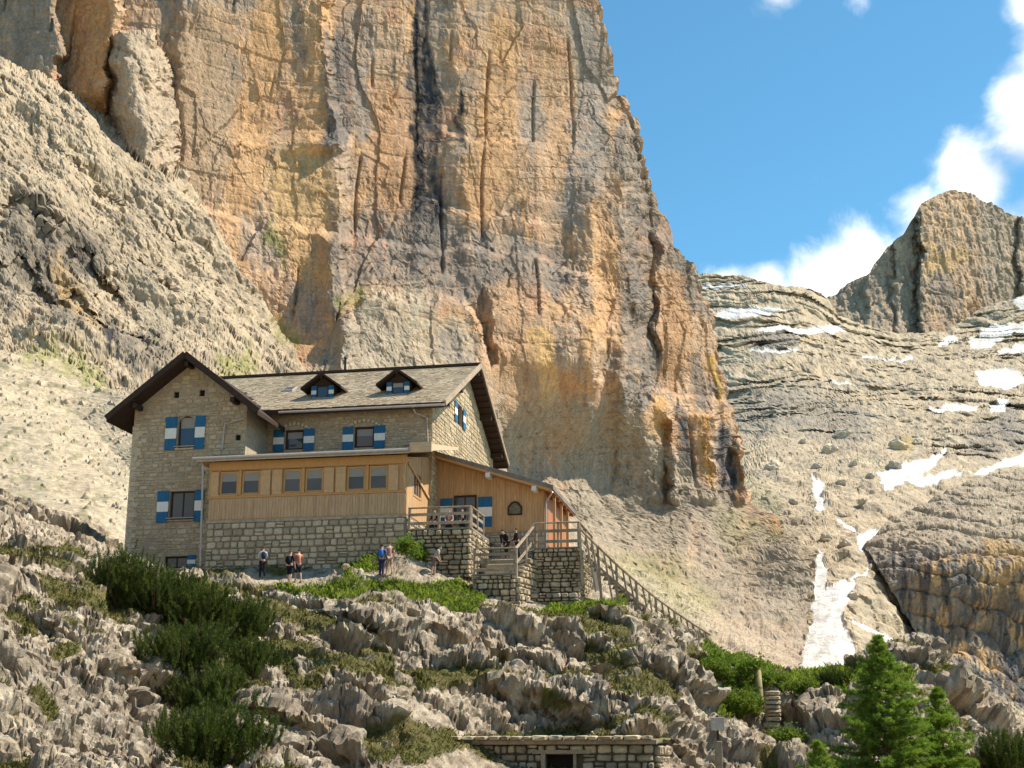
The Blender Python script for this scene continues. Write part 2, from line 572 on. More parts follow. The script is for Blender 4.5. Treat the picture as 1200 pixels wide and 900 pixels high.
    p2 = facets(np.c_[w[:, 0] / 1.05, w[:, 1] / 1.6, w[:, 2] / 2.3], 178, .15, .5, .10, .08) * .42
    grv = ridged(np.c_[w[:, 0] / 1.7, w[:, 1] / 3, w[:, 2] / 18], 3, 179) * .22
    vq = w[:, 0] / 10.5 + fbm(np.c_[w[:, 2] / 40, w[:, 0] / 60, w[:, 1] * 0], 2, 181) * .18
    vfl = np.floor(vq)
    vfis = -1.1 * np.exp(-((vq - vfl - .5 - perlin(np.c_[vfl * 7.3, vfl * 1.9, vfl], 182) * .6) * 10.5 / .32) ** 2) * sstep(.1, .3, fbm(np.c_[vfl * 3.7, w[:, 2] / 30, w[:, 1] * 0], 2, 183))
    bd2 = zz / 2.3
    thin = (np.abs(bd2 - np.floor(bd2) - .5) * 2) ** 8 * np.clip(fbm(np.c_[w[:, 0] / 18, np.floor(bd2) * 2.1, w[:, 1] * 0], 2, 18) + .25, 0, 1)
    d = big * .34 + blk * .75 + fac * .35 - strata * .28 - thin * .22 + vfis + (p1 + p2 + grv + blk2 * .4) * rough * .62 + fine * .08
    lower = sstep(0, 40, wy - np.interp(fx, [330, 420, 600, 660, 740, 900], [430, 350, 470, 440, 470, 600])) * (~apron)
    fap = facets(dia / np.array([2.6, 4, 5.5]) + noi2[:, None] * .25, 78, .12, .5, .10, .05) * 1.7 + facets(dia / np.array([1.0, 1.5, 1.8]), 79, .14, .5, .12, .08) * .5
    d_ap = big * 1.5 + fap + rib * .35 + fine * .35
    d = np.where(apron, d_ap, d)
    d = d * (1 - lower * .55) + lower * .55 * d_ap
    d = np.where(pillar, big * .4 + vert * .3 + fap * .7 + fine * .3, d)
    d_scree = fbm(w / 2.2, 3, 61, .5) * .30 + (rib * .5 + fine * .4) * sstep(500, 560, fx) + np.clip(fbm(w / 1.1, 2, 66) - .42, 0, 1) * 1.6 + fbm(w / 12.0, 2, 67) * 1.2
    d = d * rock + d_scree * scree
    nrm = grid_normals(P).reshape(-1, 3)
    nrm = np.where((nrm[:, 1] > 0)[:, None], -nrm, nrm)
    flat_n = np.array([.15, -.95, .25])
    nn = nrm * .35 + flat_n * .65
    w2 = w + nn * d[:, None]
    P2 = w2.reshape(*sh, 3)
    # wrap the sheet round behind its right-hand skyline
    k = np.arange(1, 14)
    back = P2[:, -1:, :] + np.stack([-(k ** 1.6) * .25 + 0.5 * np.sin(k), k * 5.0, -k * .3], -1)[None]
    Pf = np.concatenate([P2, back], 1)
    # --- colours of the rock, with some shade painted in
    tan, orange, deep = (.52, .36, .235), (.60, .375, .20), (.51, .30, .185)
    grey, cream, dark, pale = (.31, .27, .23), (.46, .40, .31), (.085, .085, .09), (.48, .395, .28)
    col = np.tile(np.array(tan), (len(q), 1))
    n_v = fbm(np.c_[fx / 16, fy / 110, fx * 0], 4, 71)
    n_h = fbm(np.c_[fx / 120, fy / 9, fx * 0], 3, 81)
    n_p = fbm(np.c_[fx / 60, fy / 80, fx * 0], 3, 91)
    n_f = fbm(np.c_[fx / 7, fy / 11, fx * 0], 3, 95)
    col = mixcol(col, sstep(.0, .35, n_v + n_p * .5), orange)
    col = mixcol(col, sstep(.22, .5, n_p - n_v * .3) * .8, deep)
    col = mixcol(col, sstep(.12, .35, -n_p + n_v * .6 + n_f * .2) * .6, grey)
    col = mixcol(col, sstep(.2, .5, n_h) * .25, cream)
    col = mixcol(col, sstep(.2, .5, -n_h) * .25, grey)

    n_v2 = fbm(np.c_[fx / 4.2, fy / 55, fx * 0], 3, 171)
    n_h2 = fbm(np.c_[fx / 70, fy / 2.6, fx * 0], 3, 172)
    col = col * (1 + .30 * np.clip(n_v2, -.6, .6) + .20 * np.clip(n_h2, -.6, .6))[:, None]
    col = mixcol(col, sstep(.30, .42, n_v2 + n_v * .4) * .45, (.17, .15, .135))

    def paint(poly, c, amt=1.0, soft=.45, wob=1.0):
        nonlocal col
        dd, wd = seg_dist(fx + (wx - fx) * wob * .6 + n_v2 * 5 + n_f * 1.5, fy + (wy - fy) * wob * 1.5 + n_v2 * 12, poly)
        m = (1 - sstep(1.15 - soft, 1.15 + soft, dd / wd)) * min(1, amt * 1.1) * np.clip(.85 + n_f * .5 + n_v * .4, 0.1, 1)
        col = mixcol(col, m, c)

    paint([(20, 0, 45), (30, 50, 50), (10, 75, 40)], (.27, .235, .19))
    paint([(102, -60, 26), (104, 60, 24), (108, 130, 12)], (.56, .335, .16), 1)
    paint([(160, -40, 30), (230, -30, 30), (290, 0, 12)], grey, .8)
    paint([(220, 60, 45), (230, 140, 45), (240, 190, 35)], (.40, .29, .19), .85)
    paint([(315, 10, 18), (308, 90, 18), (295, 170, 20), (280, 225, 14)], (.55, .34, .175))
    paint([(352, 25, 7), (352, 60, 8)], dark, .6)
    paint([(375, 10, 13), (368, 90, 14), (372, 165, 13)], (.57, .355, .185))
    paint([(396, 50, 16), (398, 120, 17), (388, 175, 10)], (.17, .155, .145), .9)
    paint([(425, 90, 9), (424, 155, 8)], grey, .8)
    paint([(350, 205, 35), (360, 250, 36), (372, 300, 24)], (.55, .37, .18), .9)
    paint([(460, 120, 22), (465, 230, 24)], (.45, .27, .15), .8)
    paint([(492, -20, 7), (494, 60, 10), (502, 110, 15), (498, 190, 13), (503, 250, 16), (496, 290, 16)], (.06, .062, .068), 1, .4)
    paint([(486, 0, 3), (489, 100, 4), (488, 170, 4), (492, 240, 5)], (.022, .024, .028), 1, .35)
    paint([(478, 60, 2.5), (480, 100, 3)], dark, .8)
    paint([(541, 105, 3), (537, 140, 4), (538, 166, 3)], (.05, .05, .05), .95)
    paint([(551, 60, 2), (553, 100, 2)], dark, .5)
    paint([(458, 68, 2), (458, 95, 2)], dark, .6)
    paint([(590, 40, 20), (585, 130, 26), (575, 210, 28), (560, 260, 18)], (.55, .34, .18), .9)
    paint([(640, 60, 14), (650, 130, 16), (640, 200, 16)], (.50, .33, .195), .8)
    paint([(620, 100, 12), (625, 160, 14)], grey, .7)
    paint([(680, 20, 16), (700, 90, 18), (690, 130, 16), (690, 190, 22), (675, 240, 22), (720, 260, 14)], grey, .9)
    paint([(735, 160, 14), (748, 240, 14), (790, 300, 14), (815, 350, 12)], (.22, .195, .17), .8)  # shade on the right-hand facet, painted in as darker grey
    paint([(700, 250, 12), (712, 300, 16), (705, 360, 14), (690, 410, 8)], (.56, .355, .19), .9)
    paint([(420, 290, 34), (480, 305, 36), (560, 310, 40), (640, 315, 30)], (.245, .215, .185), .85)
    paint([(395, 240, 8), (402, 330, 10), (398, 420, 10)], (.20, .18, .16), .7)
    paint([(440, 380, 28), (480, 375, 34), (450, 425, 40), (530, 400, 22)], (.44, .38, .28), .8)
    paint([(525, 400, 14), (545, 430, 14)], grey, .7)
    paint([(590, 360, 26), (600, 420, 30), (630, 470, 28), (600, 520, 20)], (.45, .29, .17), .75)
    paint([(632, 400, 12), (640, 440, 10), (642, 480, 6)], (.66, .43, .20), .9)
    paint([(665, 450, 10), (660, 530, 10), (655, 570, 7)], (.50, .26, .12), .85)
    paint([(745, 270, 14), (745, 350, 16), (755, 420, 18), (745, 470, 12)], (.20, .18, .16), .85)  # shaded side right of the arris, put into the colour
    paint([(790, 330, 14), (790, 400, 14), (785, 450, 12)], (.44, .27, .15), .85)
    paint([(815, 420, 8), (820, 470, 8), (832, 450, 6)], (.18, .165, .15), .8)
    paint([(838, 430, 3), (842, 460, 3)], (.55, .36, .06), .7)
    paint([(775, 480, 9), (773, 560, 10)], (.55, .33, .13), .9)
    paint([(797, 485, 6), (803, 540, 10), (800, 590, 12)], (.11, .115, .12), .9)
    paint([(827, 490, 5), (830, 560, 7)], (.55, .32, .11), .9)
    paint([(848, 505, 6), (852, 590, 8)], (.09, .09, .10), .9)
    paint([(868, 540, 4), (868, 590, 5)], (.52, .30, .13), .8)
    paint([(680, 500, 18), (690, 580, 24), (720, 620, 24)], (.33, .29, .235), .8)
    paint([(730, 480, 18), (745, 550, 22), (770, 610, 20)], (.29, .255, .21), .75)
    paint([(790, 600, 8), (800, 640, 10)], (.24, .205, .17), .7)
    # apron, pillar, scree, plants
    acol = mixcol(np.tile(np.array(pale) * .97, (len(q), 1)), sstep(.05, .4, n_p + n_f * .4), (.39, .32, .23))
    acol = mixcol(acol, sstep(.2, .5, n_f) * .5, (.32, .28, .22))
    col = np.where(apron[:, None], acol, col)
    col = mixcol(col, lower * (1 - scree) * np.clip(.85 + n_p, 0, .97), (.355, .305, .235))
    col = mixcol(col, pillar * .85, (.45, .37, .275))
    for poly, c, am in [([(8, 290, 14), (10, 350, 10)], (.22, .2, .17), .6), ([(35, 262, 22), (45, 315, 24), (90, 305, 28)], (.17, .15, .125), .9), ([(60, 335, 18), (80, 375, 18), (120, 385, 18), (185, 418, 14)], (.20, .175, .14), .85),  # wide dark strokes paint in shade below the apron's overhanging ledges
                        ([(70, 318, 10), (90, 350, 10), (113, 395, 9)], (.45, .32, .17), .8), ([(125, 390, 9), (130, 410, 7)], (.06, .06, .065), .9), ([(155, 420, 10), (165, 435, 8)], (.2, .18, .15), .7),
                        ([(160, 335, 18), (190, 380, 18)], (.33, .29, .22), .6)]:
        paint(poly, c, am)
    scol = mixcol(np.tile(np.array((.54, .455, .325)), (len(q), 1)), sstep(-.1, .4, n_p + n_f * .5), (.47, .41, .30))
    scol = mixcol(scol, sstep(.25, .45, fbm(np.c_[fx / 22, fy / 9, fx * 0], 3, 99)) * .6, (.24, .235, .13))
    col = mixcol(col, scree, scol)
    col = mixcol(col, scree * sstep(500, 560, fx) * .75, (.39, .34, .255))
    moss = (.23, .25, .055)
    for poly in [[(318, 275, 9), (332, 292, 6)], [(330, 385, 12), (345, 400, 8)], [(262, 425, 10), (290, 432, 12)], [(38, 414, 12), (60, 416, 8)], [(85, 428, 14), (112, 440, 10)],
                 [(405, 352, 10), (420, 345, 8)], [(790, 690, 30), (830, 705, 14)], [(700, 655, 10), (770, 662, 18)], [(860, 620, 18), (905, 625, 14)]]:
        paint(poly, moss, .62 if poly[0][0] < 600 else .3, .9)
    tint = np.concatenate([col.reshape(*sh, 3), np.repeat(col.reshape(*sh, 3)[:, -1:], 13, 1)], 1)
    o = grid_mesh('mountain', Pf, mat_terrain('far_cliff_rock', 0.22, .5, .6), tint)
    tag(o, kind='structure')
    return o


build_main_cliff()


def sheet(name, top, bottom, left, right, ncol, nrow, depth, relief, colour, mat, wrap_top=40, wrap_left=0, tps=200., rowpow=1.0):
    """A rock mass: skyline `top` and foot `bottom` as (px, py), side limits as functions of the row, surveyed depth, carried on behind its skyline."""
    t = np.linspace(0, 1, nrow) ** rowpow
    s = np.linspace(0, 1, ncol)
    l, r = np.interp(t, *np.array(left, float).T), np.interp(t, *np.array(right, float).T)
    PX = l[:, None] + (r - l)[:, None] * s[None]
    tp, bt = np.array(top, float), np.array(bottom, float)
    ty, by = np.interp(PX, tp[:, 0], tp[:, 1]), np.interp(PX, bt[:, 0], bt[:, 1])
    PY = ty + (by - ty) * t[:, None]
    fx, fy = PX.ravel(), PY.ravel()
    dp = np.array(depth, float)
    Y = Tps(dp[:, :2], dp[:, 2], (1 / tps, 1 / tps), 2e-3)(np.c_[fx, fy])
    noi = fbm(np.c_[fx / 45, fy / 45, fx * 0], 4, 3)
    noi2 = fbm(np.c_[fx / 12, fy / 12, fx * 0], 3, 9)
    wx, wy = fx + noi * 9 + noi2 * 4, fy + np.roll(noi, 7) * 5 + noi2 * 3
    w = at(fx, fy, Y)
    dis, yoff = relief(fx, fy, wx, wy, w, Y)
    w = at(fx, fy, Y + yoff)
    P = w.reshape(nrow, ncol, 3)
    n = grid_normals(P).reshape(-1, 3)
    n = np.where((n[:, 1] > 0)[:, None], -n, n) * .4 + np.array([.1, -.8, .35]) * .6
    P = (w + n * dis[:, None]).reshape(nrow, ncol, 3)
    C = colour(fx, fy, wx, wy, w).reshape(nrow, ncol, 3)
    if wrap_top:
        k = np.arange(8, 0, -1.)
        up = P[:1] + np.stack([k * 0, k * wrap_top / 8, -k * wrap_top * .02], -1)[:, None]
        P, C = np.concatenate([up, P], 0), np.concatenate([np.repeat(C[:1], 8, 0), C], 0)
    if wrap_left:
        k = np.arange(8, 0, -1.)
        lf = P[:, :1] + np.stack([k * wrap_left * .03, k * wrap_left / 8, k * 0], -1)[None]
        P, C = np.concatenate([lf, P], 1), np.concatenate([np.repeat(C[:, :1], 8, 1), C], 1)
    return tag(grid_mesh(name, P, mat, C), kind='structure')


def blobmask(wx, wy, polys, soft=4.0):
    m = np.zeros(wx.shape)
    for p in polys:
        d, _ = seg_dist(wx, wy, [(a, b, 1) for a, b in p + p[:1]])
        m = np.maximum(m, np.where(inpoly(wx, wy, p), sstep(-.2 * soft, soft, d + .3 * soft), 0))
    return m


def linemask(wx, wy, lines):
    m = np.zeros(wx.shape)
    for p in lines:
        d, wd = seg_dist(wx, wy, p)
        m = np.maximum(m, 1 - sstep(.6, 1.1, d / wd))
    return m


SNOW_POLY = [[(957, 640), (966, 652), (972, 690), (992, 678), (1003, 692), (985, 722), (1002, 755), (1000, 800), (932, 800), (940, 745), (954, 716), (954, 680)],
             [(946, 557), (960, 560), (963, 578), (970, 588), (966, 602), (957, 598), (952, 580)], [(1000, 630), (1020, 622), (1050, 620), (1036, 634), (1020, 650), (1008, 648)],
             [(1034, 556), (1075, 540), (1112, 523), (1106, 536), (1078, 562), (1050, 574), (1036, 576)],
             [(1140, 437), (1180, 432), (1200, 440), (1210, 452), (1180, 458), (1150, 452)], [(1150, 470), (1185, 468), (1178, 482), (1155, 480)],
             [(1135, 400), (1160, 384), (1230, 374), (1230, 388), (1190, 394), (1160, 406), (1135, 410)], [(1180, 345), (1240, 350), (1240, 372), (1195, 366)],
             [(1120, 556), (1180, 538), (1230, 526), (1230, 546), (1160, 552)], [(1060, 566), (1120, 550), (1130, 556), (1080, 572)],
             [(834, 363), (900, 360), (932, 363), (900, 368), (860, 372), (836, 373)], [(870, 386), (960, 380), (1004, 386), (970, 390), (900, 390)]]
SNOW_LINE = [[(1016, 646, 3), (1006, 672, 2.5), (998, 692, 4)], [(1000, 730, 4), (1030, 744, 4), (1062, 766, 4)], [(826, 341, 3), (875, 337, 2.5)], [(880, 412, 1.5), (935, 410, 2)],
             [(1015, 422, 1.5), (1070, 420, 2)], [(1100, 405, 3), (1120, 398, 4)], [(1090, 480, 3), (1135, 478, 4)], [(975, 448, 2), (1000, 452, 1.5)], [(1172, 412, 4), (1200, 408, 4)], [(985, 612, 3), (1000, 620, 3)]]


def back_relief(fx, fy, wx, wy, w, Y):
    snow = np.maximum(blobmask(wx, wy, SNOW_POLY), linemask(wx, wy, SNOW_LINE))
    upper = 1 - sstep(495, 530, wy + np.where(fx > 1090, -30, 0))
    noi = fbm(w / 90, 3, 2)
    zz = w[:, 2] + noi * 16 + fbm(w / 30, 2, 212) * 5 - .05 * w[:, 0]
    step = 0
    for lam, amp in ((34., 26), (13., 14), (5.0, 8.0), (2.3, 3.0)):
        b = zz / lam
        fr = b - np.floor(b)
        step = step + amp * (sstep(.0, .62, fr) * 1.0 - fr) * np.clip(.85 + 1.6 * fbm(w / (lam * 5) + lam, 2, 211), .1, 1.5)        # benches and risers
    ribs = ridged(w / np.array([9, 40, 40]), 4, 12, .6) * 1.9
    boul = fbm(w / 14, 4, 22, .6) * 4.0
    f1, f2, cid = worley(w / 11.0, 33)
    bl = np.clip(.55 - f1, 0, 1) * 9 * (cid > .45)
    slab = sstep(985, 1010, fx) * sstep(600, 640, wy) * (1 - sstep(1100, 1130, fx))
    st2 = w[:, 2] / 3.2 + .25 * w[:, 0] / 3.2 + noi * 2
    k1 = facets(w / np.array([7, 12, 8.]), 201, .14, .5, .2, .06) * 2.6
    k2 = facets(w / np.array([2.8, 5, 3.]), 202, .16, .5, .25, .08) * 1.2
    d = upper * (ribs * .6 + k1 * .3 + k2 * .6) + (1 - upper) * (boul * .4 + k1 * .6 + k2 * .6 + bl * (1 - slab) * .5 + slab * (np.abs((st2 % 1) - .5) * 1.6))
    return d * (1 - .86 * snow), -step * upper * (1 - .5 * snow) * -1.0


def back_colour(fx, fy, wx, wy, w):
    n1 = fbm(np.c_[fx / 40, fy / 14, fx * 0], 4, 5)
    n2 = fbm(np.c_[fx / 9, fy / 14, fx * 0], 3, 6)
    upper = 1 - sstep(495, 530, wy)
    col = np.tile(np.array((.46, .385, .275)), (len(fx), 1))
    col = mixcol(col, upper * sstep(.0, .3, n2 + n1 * .6) * .7, (.27, .23, .18))
    col = mixcol(col, upper * sstep(.1, .5, n1), (.45, .37, .25))
    zz = w[:, 2] + fbm(w / 90, 3, 2) * 14
    b = zz / 12 % 1
    col = mixcol(col, upper * sstep(.55, .8, b) * (1 - sstep(.9, 1, b)) * .45, (.46, .41, .32))
    col = mixcol(col, (1 - upper) * sstep(0, .5, n2 + n1), (.40, .345, .26))
    col = mixcol(col, (1 - upper) * sstep(.2, .5, -n1) * .6, (.53, .455, .335))
    for p, c, a in [([(890, 410, 14), (920, 400, 12)], (.17, .165, .17), .6), ([(870, 480, 30), (930, 480, 30), (1000, 500, 26)], (.25, .23, .20), .6), ([(1050, 520, 8), (1065, 520, 8)], (.45, .34, .14), .8),
                    ([(1150, 520, 24), (1185, 512, 18)], (.30, .265, .215), .8), ([(850, 540, 12), (900, 590, 16)], (.36, .33, .20), .5), ([(1180, 490, 18), (1200, 520, 14)], (.27, .245, .21), .7)]:
        d, wd = seg_dist(wx, wy, p)
        col = mixcol(col, (1 - sstep(.5, 1.3, d / wd)) * a, c)
    snow = np.maximum(blobmask(wx, wy, SNOW_POLY), linemask(wx, wy, SNOW_LINE))
    sc_ = np.tile(np.array((.70, .70, .69)), (len(fx), 1))
    sc_ = mixcol(sc_, sstep(-.1, .4, n2 + .5 * n1) * .6, (.50, .48, .44))  # grey noise: dirt on the snow, doubling as painted soft shading
    m_ = sstep(.3, .62, snow)[:, None]
    return col * (1 - m_) + sc_ * m_


back = sheet('valley', [(790, 322), (830, 322), (870, 324), (900, 334), (925, 338), (945, 338), (962, 344), (972, 356), (980, 370), (1000, 378), (1040, 390), (1080, 392), (1110, 388), (1150, 362), (1200, 346), (1320, 330)],
      [(780, 840), (1320, 840)], [(0, 795), (1, 840)], [(0, 1310), (1, 1310)], 380, 400,
      [(800, 325, 900), (950, 340, 900), (1000, 375, 930), (1100, 390, 960), (1200, 350, 1000), (1310, 330, 1010), (800, 450, 760), (950, 450, 740), (1100, 450, 780), (1200, 450, 810), (1310, 450, 830),
       (870, 520, 600), (950, 530, 560), (1050, 520, 590), (1200, 500, 640), (880, 560, 490), (900, 600, 440), (960, 600, 430), (1050, 580, 470), (1200, 560, 560), (960, 700, 352), (1000, 700, 350), (1100, 700, 415), (1120, 790, 400), (1200, 680, 450),
       (960, 790, 300), (1030, 790, 310), (1200, 790, 440), (1000, 850, 270), (840, 840, 280), (1310, 840, 450), (840, 700, 380)],
      back_relief, back_colour, mat_terrain('far_valley_rock', .6, .35, .5))


def peak_relief(fx, fy, wx, wy, w, Y):
    y = np.zeros(len(fx))
    y += -16 * np.where(wx > 1079, np.exp(-(wx - 1079) / 60), np.clip(1 + (wx - 1079) / 6, 0, 1)) - 9 * np.where(wx > 1020, np.exp(-(wx - 1020) / 30), np.clip(1 + (wx - 1020) / 5, 0, 1)) - 6 * np.where(wx > 1048, np.exp(-(wx - 1048) / 18), np.clip(1 + (wx - 1048) / 4, 0, 1)) - 9 * np.where(wx > 1194, np.exp(-(wx - 1194) / 40), np.clip(1 + (wx - 1194) / 6, 0, 1))
    y += 8 * np.exp(-((wx - 1074) / 4) ** 2) * sstep(240, 270, fy) + 6 * np.exp(-((wx - 1190) / 4) ** 2) + 5 * np.exp(-((wx - 1046) / 3) ** 2)
    d = ridged(w / np.array([7, 30, 60]), 4, 3) * 1.5 + fbm(w / 7, 4, 8, .6) * .8 + facets(w / np.array([5, 8, 12.]), 203, .15, .5, .2, .06) * 2.0 + facets(np.c_[w[:, 0] / 22, w[:, 1] / 30, w[:, 2] / 45], 4, .1, .5, .15, .03) * 3.5
    zz = w[:, 2] / 16 + fbm(w / 60, 2, 1)
    d -= (np.abs(zz % 1 - .5) * 2) ** 6 * 1.2
    return d, y


def peak_colour(fx, fy, wx, wy, w):
    n = fbm(np.c_[fx / 10, fy / 40, fx * 0], 4, 55)
    col = np.tile(np.array((.46, .37, .275)), (len(fx), 1))
    face = sstep(1078, 1084, wx) * (1 - sstep(1140, 1160, wx))
    col = mixcol(col, face * .75, (.62, .42, .26))
    col = mixcol(col, sstep(.05, .4, n) * .6, (.33, .28, .215))
    col = mixcol(col, sstep(.15, .45, -n) * .6, (.28, .25, .22))
    for p, c, a in [([(1090, 290, 8), (1095, 315, 12), (1125, 300, 12)], (.60, .42, .22), .8), ([(1140, 355, 10), (1150, 370, 8)], (.46, .29, .16), .7), ([(1100, 335, 16), (1110, 360, 12)], (.24, .22, .20), .6)]:
        d, wd = seg_dist(wx, wy, p)
        col = mixcol(col, (1 - sstep(.5, 1.3, d / wd)) * a, c)
    return col


sheet('peak', [(960, 352), (978, 346), (986, 338), (1000, 330), (1018, 322), (1024, 310), (1040, 290), (1058, 276), (1068, 258), (1077, 250), (1078, 240), (1100, 228), (1115, 222), (1124, 226), (1140, 230), (1152, 236),
               (1166, 240), (1178, 248), (1186, 254), (1200, 256), (1250, 262), (1320, 290)], [(960, 430), (1320, 430)], [(0, 968), (1, 968)], [(0, 1310), (1, 1310)], 260, 170,
      [(970, 350, 1070), (970, 430, 1000), (1075, 250, 1090), (1075, 430, 1020), (1150, 240, 1120), (1150, 430, 1050), (1310, 280, 1190), (1310, 430, 1120)], peak_relief, peak_colour,
      mat_terrain('far_peak_rock', 1.0, .5, .8), wrap_top=90)


def prow_relief(fx, fy, wx, wy, w, Y):
    face = sstep(620, 650, wy - (fx - 1030) * .0)
    n = fbm(w / 25, 3, 4)
    zz = (w[:, 2] + n * 5 + .12 * w[:, 0]) / 7
    d = ridged(w / np.array([3, 10, 12]), 4, 14) * .5 + fbm(w / 5, 4, 18, .6) * .55 + facets(np.c_[w[:, 0] / 7, w[:, 1] / 9, w[:, 2] / 11], 14, .10, .45, .14, .04) * 1.3 * (.4 + .6 * face) + facets(w / np.array([2.2, 3, 3.]), 204, .15, .5, .25, .07) * .9
    d -= (np.abs(zz % 1 - .5) * 2) ** 5 * (1.6 + 1.2 * (1 - face))
    scree = sstep(-4, 8, wy - np.interp(fx, [1080, 1130, 1200, 1300], [775, 795, 832, 860]))
    return d * (1 - .85 * scree) + scree * fbm(w / 2, 4, 3, .65) * 1.1, np.zeros(len(fx))


def prow_colour(fx, fy, wx, wy, w):
    n = fbm(np.c_[fx / 6, fy / 60, fx * 0], 4, 65)
    n2 = fbm(np.c_[fx / 30, fy / 20, fx * 0], 3, 66)
    col = np.tile(np.array((.44, .375, .285)), (len(fx), 1))
    face = sstep(625, 660, wy)
    col = mixcol(col, sstep(0, .4, n2) * .6, (.45, .39, .29))
    col = mixcol(col, face * .75, (.255, .235, .21))  # shade of the steep face under its lit top, put into the colour
    col = mixcol(col, face * sstep(-.05, .2, n2 + n * .5) * sstep(1050, 1100, wx) * .9, (.56, .385, .21))
    col = mixcol(col, face * sstep(.02, .22, -n) * .85, (.10, .10, .105))
    for p, c, a in [([(1130, 680, 10), (1128, 740, 12), (1145, 700, 6)], (.12, .125, .14), .7), ([(1165, 640, 12), (1195, 650, 10), (1170, 700, 10)], (.50, .34, .17), .7), ([(1180, 700, 14), (1160, 750, 12), (1190, 790, 10)], (.11, .115, .13), .7)]:
        d, wd = seg_dist(wx, wy, p)
        col = mixcol(col, (1 - sstep(.5, 1.3, d / wd)) * a, c)
    scree = sstep(-4, 6, wy - np.interp(fx, [1080, 1130, 1200, 1300], [775, 795, 832, 860]))
    return mixcol(col, scree, (.52, .455, .335))


sheet('valley_cliff', [(1000, 650), (1018, 634), (1040, 612), (1080, 590), (1120, 570), (1160, 556), (1200, 548), (1320, 530)], [(1000, 900), (1320, 900)],
      [(0, 1012), (.25, 1040), (.5, 1075), (.8, 1105), (1, 1105)], [(0, 1310), (1, 1310)], 250, 300,
      [(1015, 635, 392), (1080, 590, 420), (1200, 548, 470), (1310, 530, 490), (1040, 660, 374), (1100, 635, 374), (1200, 620, 392), (1310, 610, 410), (1060, 720, 367), (1100, 720, 367), (1200, 720, 386), (1310, 720, 404),
       (1100, 780, 361), (1200, 820, 380), (1310, 845, 396), (1110, 830, 332), (1200, 880, 338), (1310, 890, 355), (1110, 890, 300)], prow_relief, prow_colour,
      mat_terrain('far_prow_rock', .35, .45, .8), wrap_top=60, wrap_left=12)

# ------------------------------------------------------------------ the hut's own axes: u along the front to the left, v back into the house, z up
TH = R(11)
HU, HV = np.array([-math.cos(TH), math.sin(TH), 0]), np.array([math.sin(TH), math.cos(TH), 0])
HO = at(475, 603, 78.0)


def hut(u, v, z):
    return HO + HU * u + HV * v + np.array([0, 0, z])


# ------------------------------------------------------------------ near ground: the rocky knoll that carries the hut
GP = []


def prof(px, pts):
    for py, Y in pts:
        GP.append(at(px, py, Y))


prof(-90, [(900, 40), (800, 46), (720, 54), (650, 64), (610, 78), (595, 100)])
prof(0, [(900, 42), (800, 48), (740, 53), (700, 57), (650, 64), (610, 76), (598, 100)])
prof(90, [(900, 44), (830, 49), (760, 54), (700, 60), (660, 66), (628, 76), (612, 98)])
prof(150, [(900, 46), (850, 49), (800, 53), (740, 58), (700, 64), (665, 71), (655, 76)])
prof(215, [(900, 52), (850, 56), (790, 60), (740, 65), (700, 69), (672, 74)])
prof(255, [(900, 51), (850, 55), (790, 60), (730, 65), (695, 69.5), (675, 74)])
prof(310, [(900, 48), (840, 53), (800, 57), (760, 63), (725, 67), (695, 70.5), (682, 73)])
prof(400, [(900, 49), (860, 52), (825, 55.5), (800, 58), (782, 61), (768, 66.2), (735, 67.6), (712, 69), (700, 70.5), (682, 73.5)])
prof(500, [(900, 50), (860, 54), (845, 57.5), (812, 60), (802, 63), (790, 67), (760, 67.8), (728, 68.9), (712, 70), (700, 71), (680, 74)])
prof(600, [(870, 58.5), (850, 60.2), (810, 62), (800, 64.2), (786, 68.4), (755, 69.2), (726, 70), (716, 71.5), (710, 73)])
prof(700, [(870, 58.5), (850, 60), (812, 61.5), (800, 63.5), (784, 68), (755, 69.5), (728, 71), (714, 73.5), (708, 76)])
prof(545, [(935, 53), (935, 49)])
prof(600, [(935, 54), (935, 50), (878, 57.5)])
prof(700, [(935, 54), (935, 50), (880, 57.5)])
prof(770, [(935, 54), (905, 55.5)])
prof(780, [(900, 56), (850, 59), (800, 63), (765, 68), (740, 73), (722, 80)])
prof(830, [(900, 59), (850, 62), (800, 66), (768, 73), (752, 80)])
prof(862, [(900, 67), (840, 70), (790, 76), (768, 82), (764, 90)])
prof(905, [(905, 64), (880, 67), (845, 74), (800, 80), (785, 88)])
prof(950, [(905, 62), (890, 66), (800, 73), (792, 80), (788, 90)])
prof(1000, [(905, 62), (890, 65), (800, 72), (790, 80)])
prof(1070, [(905, 60), (860, 64), (800, 68), (772, 74), (772, 82)])
prof(1115, [(905, 60), (850, 66), (800, 72), (785, 80)])
prof(1145, [(930, 60), (905, 68), (900, 80)])
prof(1200, [(930, 55), (912, 65), (908, 85)])
prof(1310, [(935, 55), (918, 65), (915, 85)])
for u in (0, 4, 8, 12):
    GP.append(hut(u, -2.4, -3.75))
    GP.append(hut(u, -.4, -2.9 + (1.0 if u < 3 else 0)))
    GP.append(hut(u, 2, -2.8))
    GP.append(hut(u, 10, -2.8))
    GP.append(hut(u, 26, -2.5))
for p in [(17, 0, -3.9), (19, 6, -3.2), (20, 16, -2.5), (-2, -.8, -3.4), (-4, -1.6, -4.6), (-6.5, -1.4, -5.4), (-9.6, .6, -5.2), (-10.5, 3, -4.6), (-3, 4, -2.6), (-8, 8, -2.8), (-12, 14, -4), (-10, 24, -4), (-16, 12, -9), (-20, 24, -12)]:
    GP.append(hut(*p))
for x in (-40, -20, 0, 20, 40):
    GP.append(np.array([x, 8, -.4]))
    GP.append(np.array([x, 25, -.6]))
    GP.append(np.array([x * 1.3, 112, 12.0 if x < 5 else 2.0]))
GP = np.array(GP)
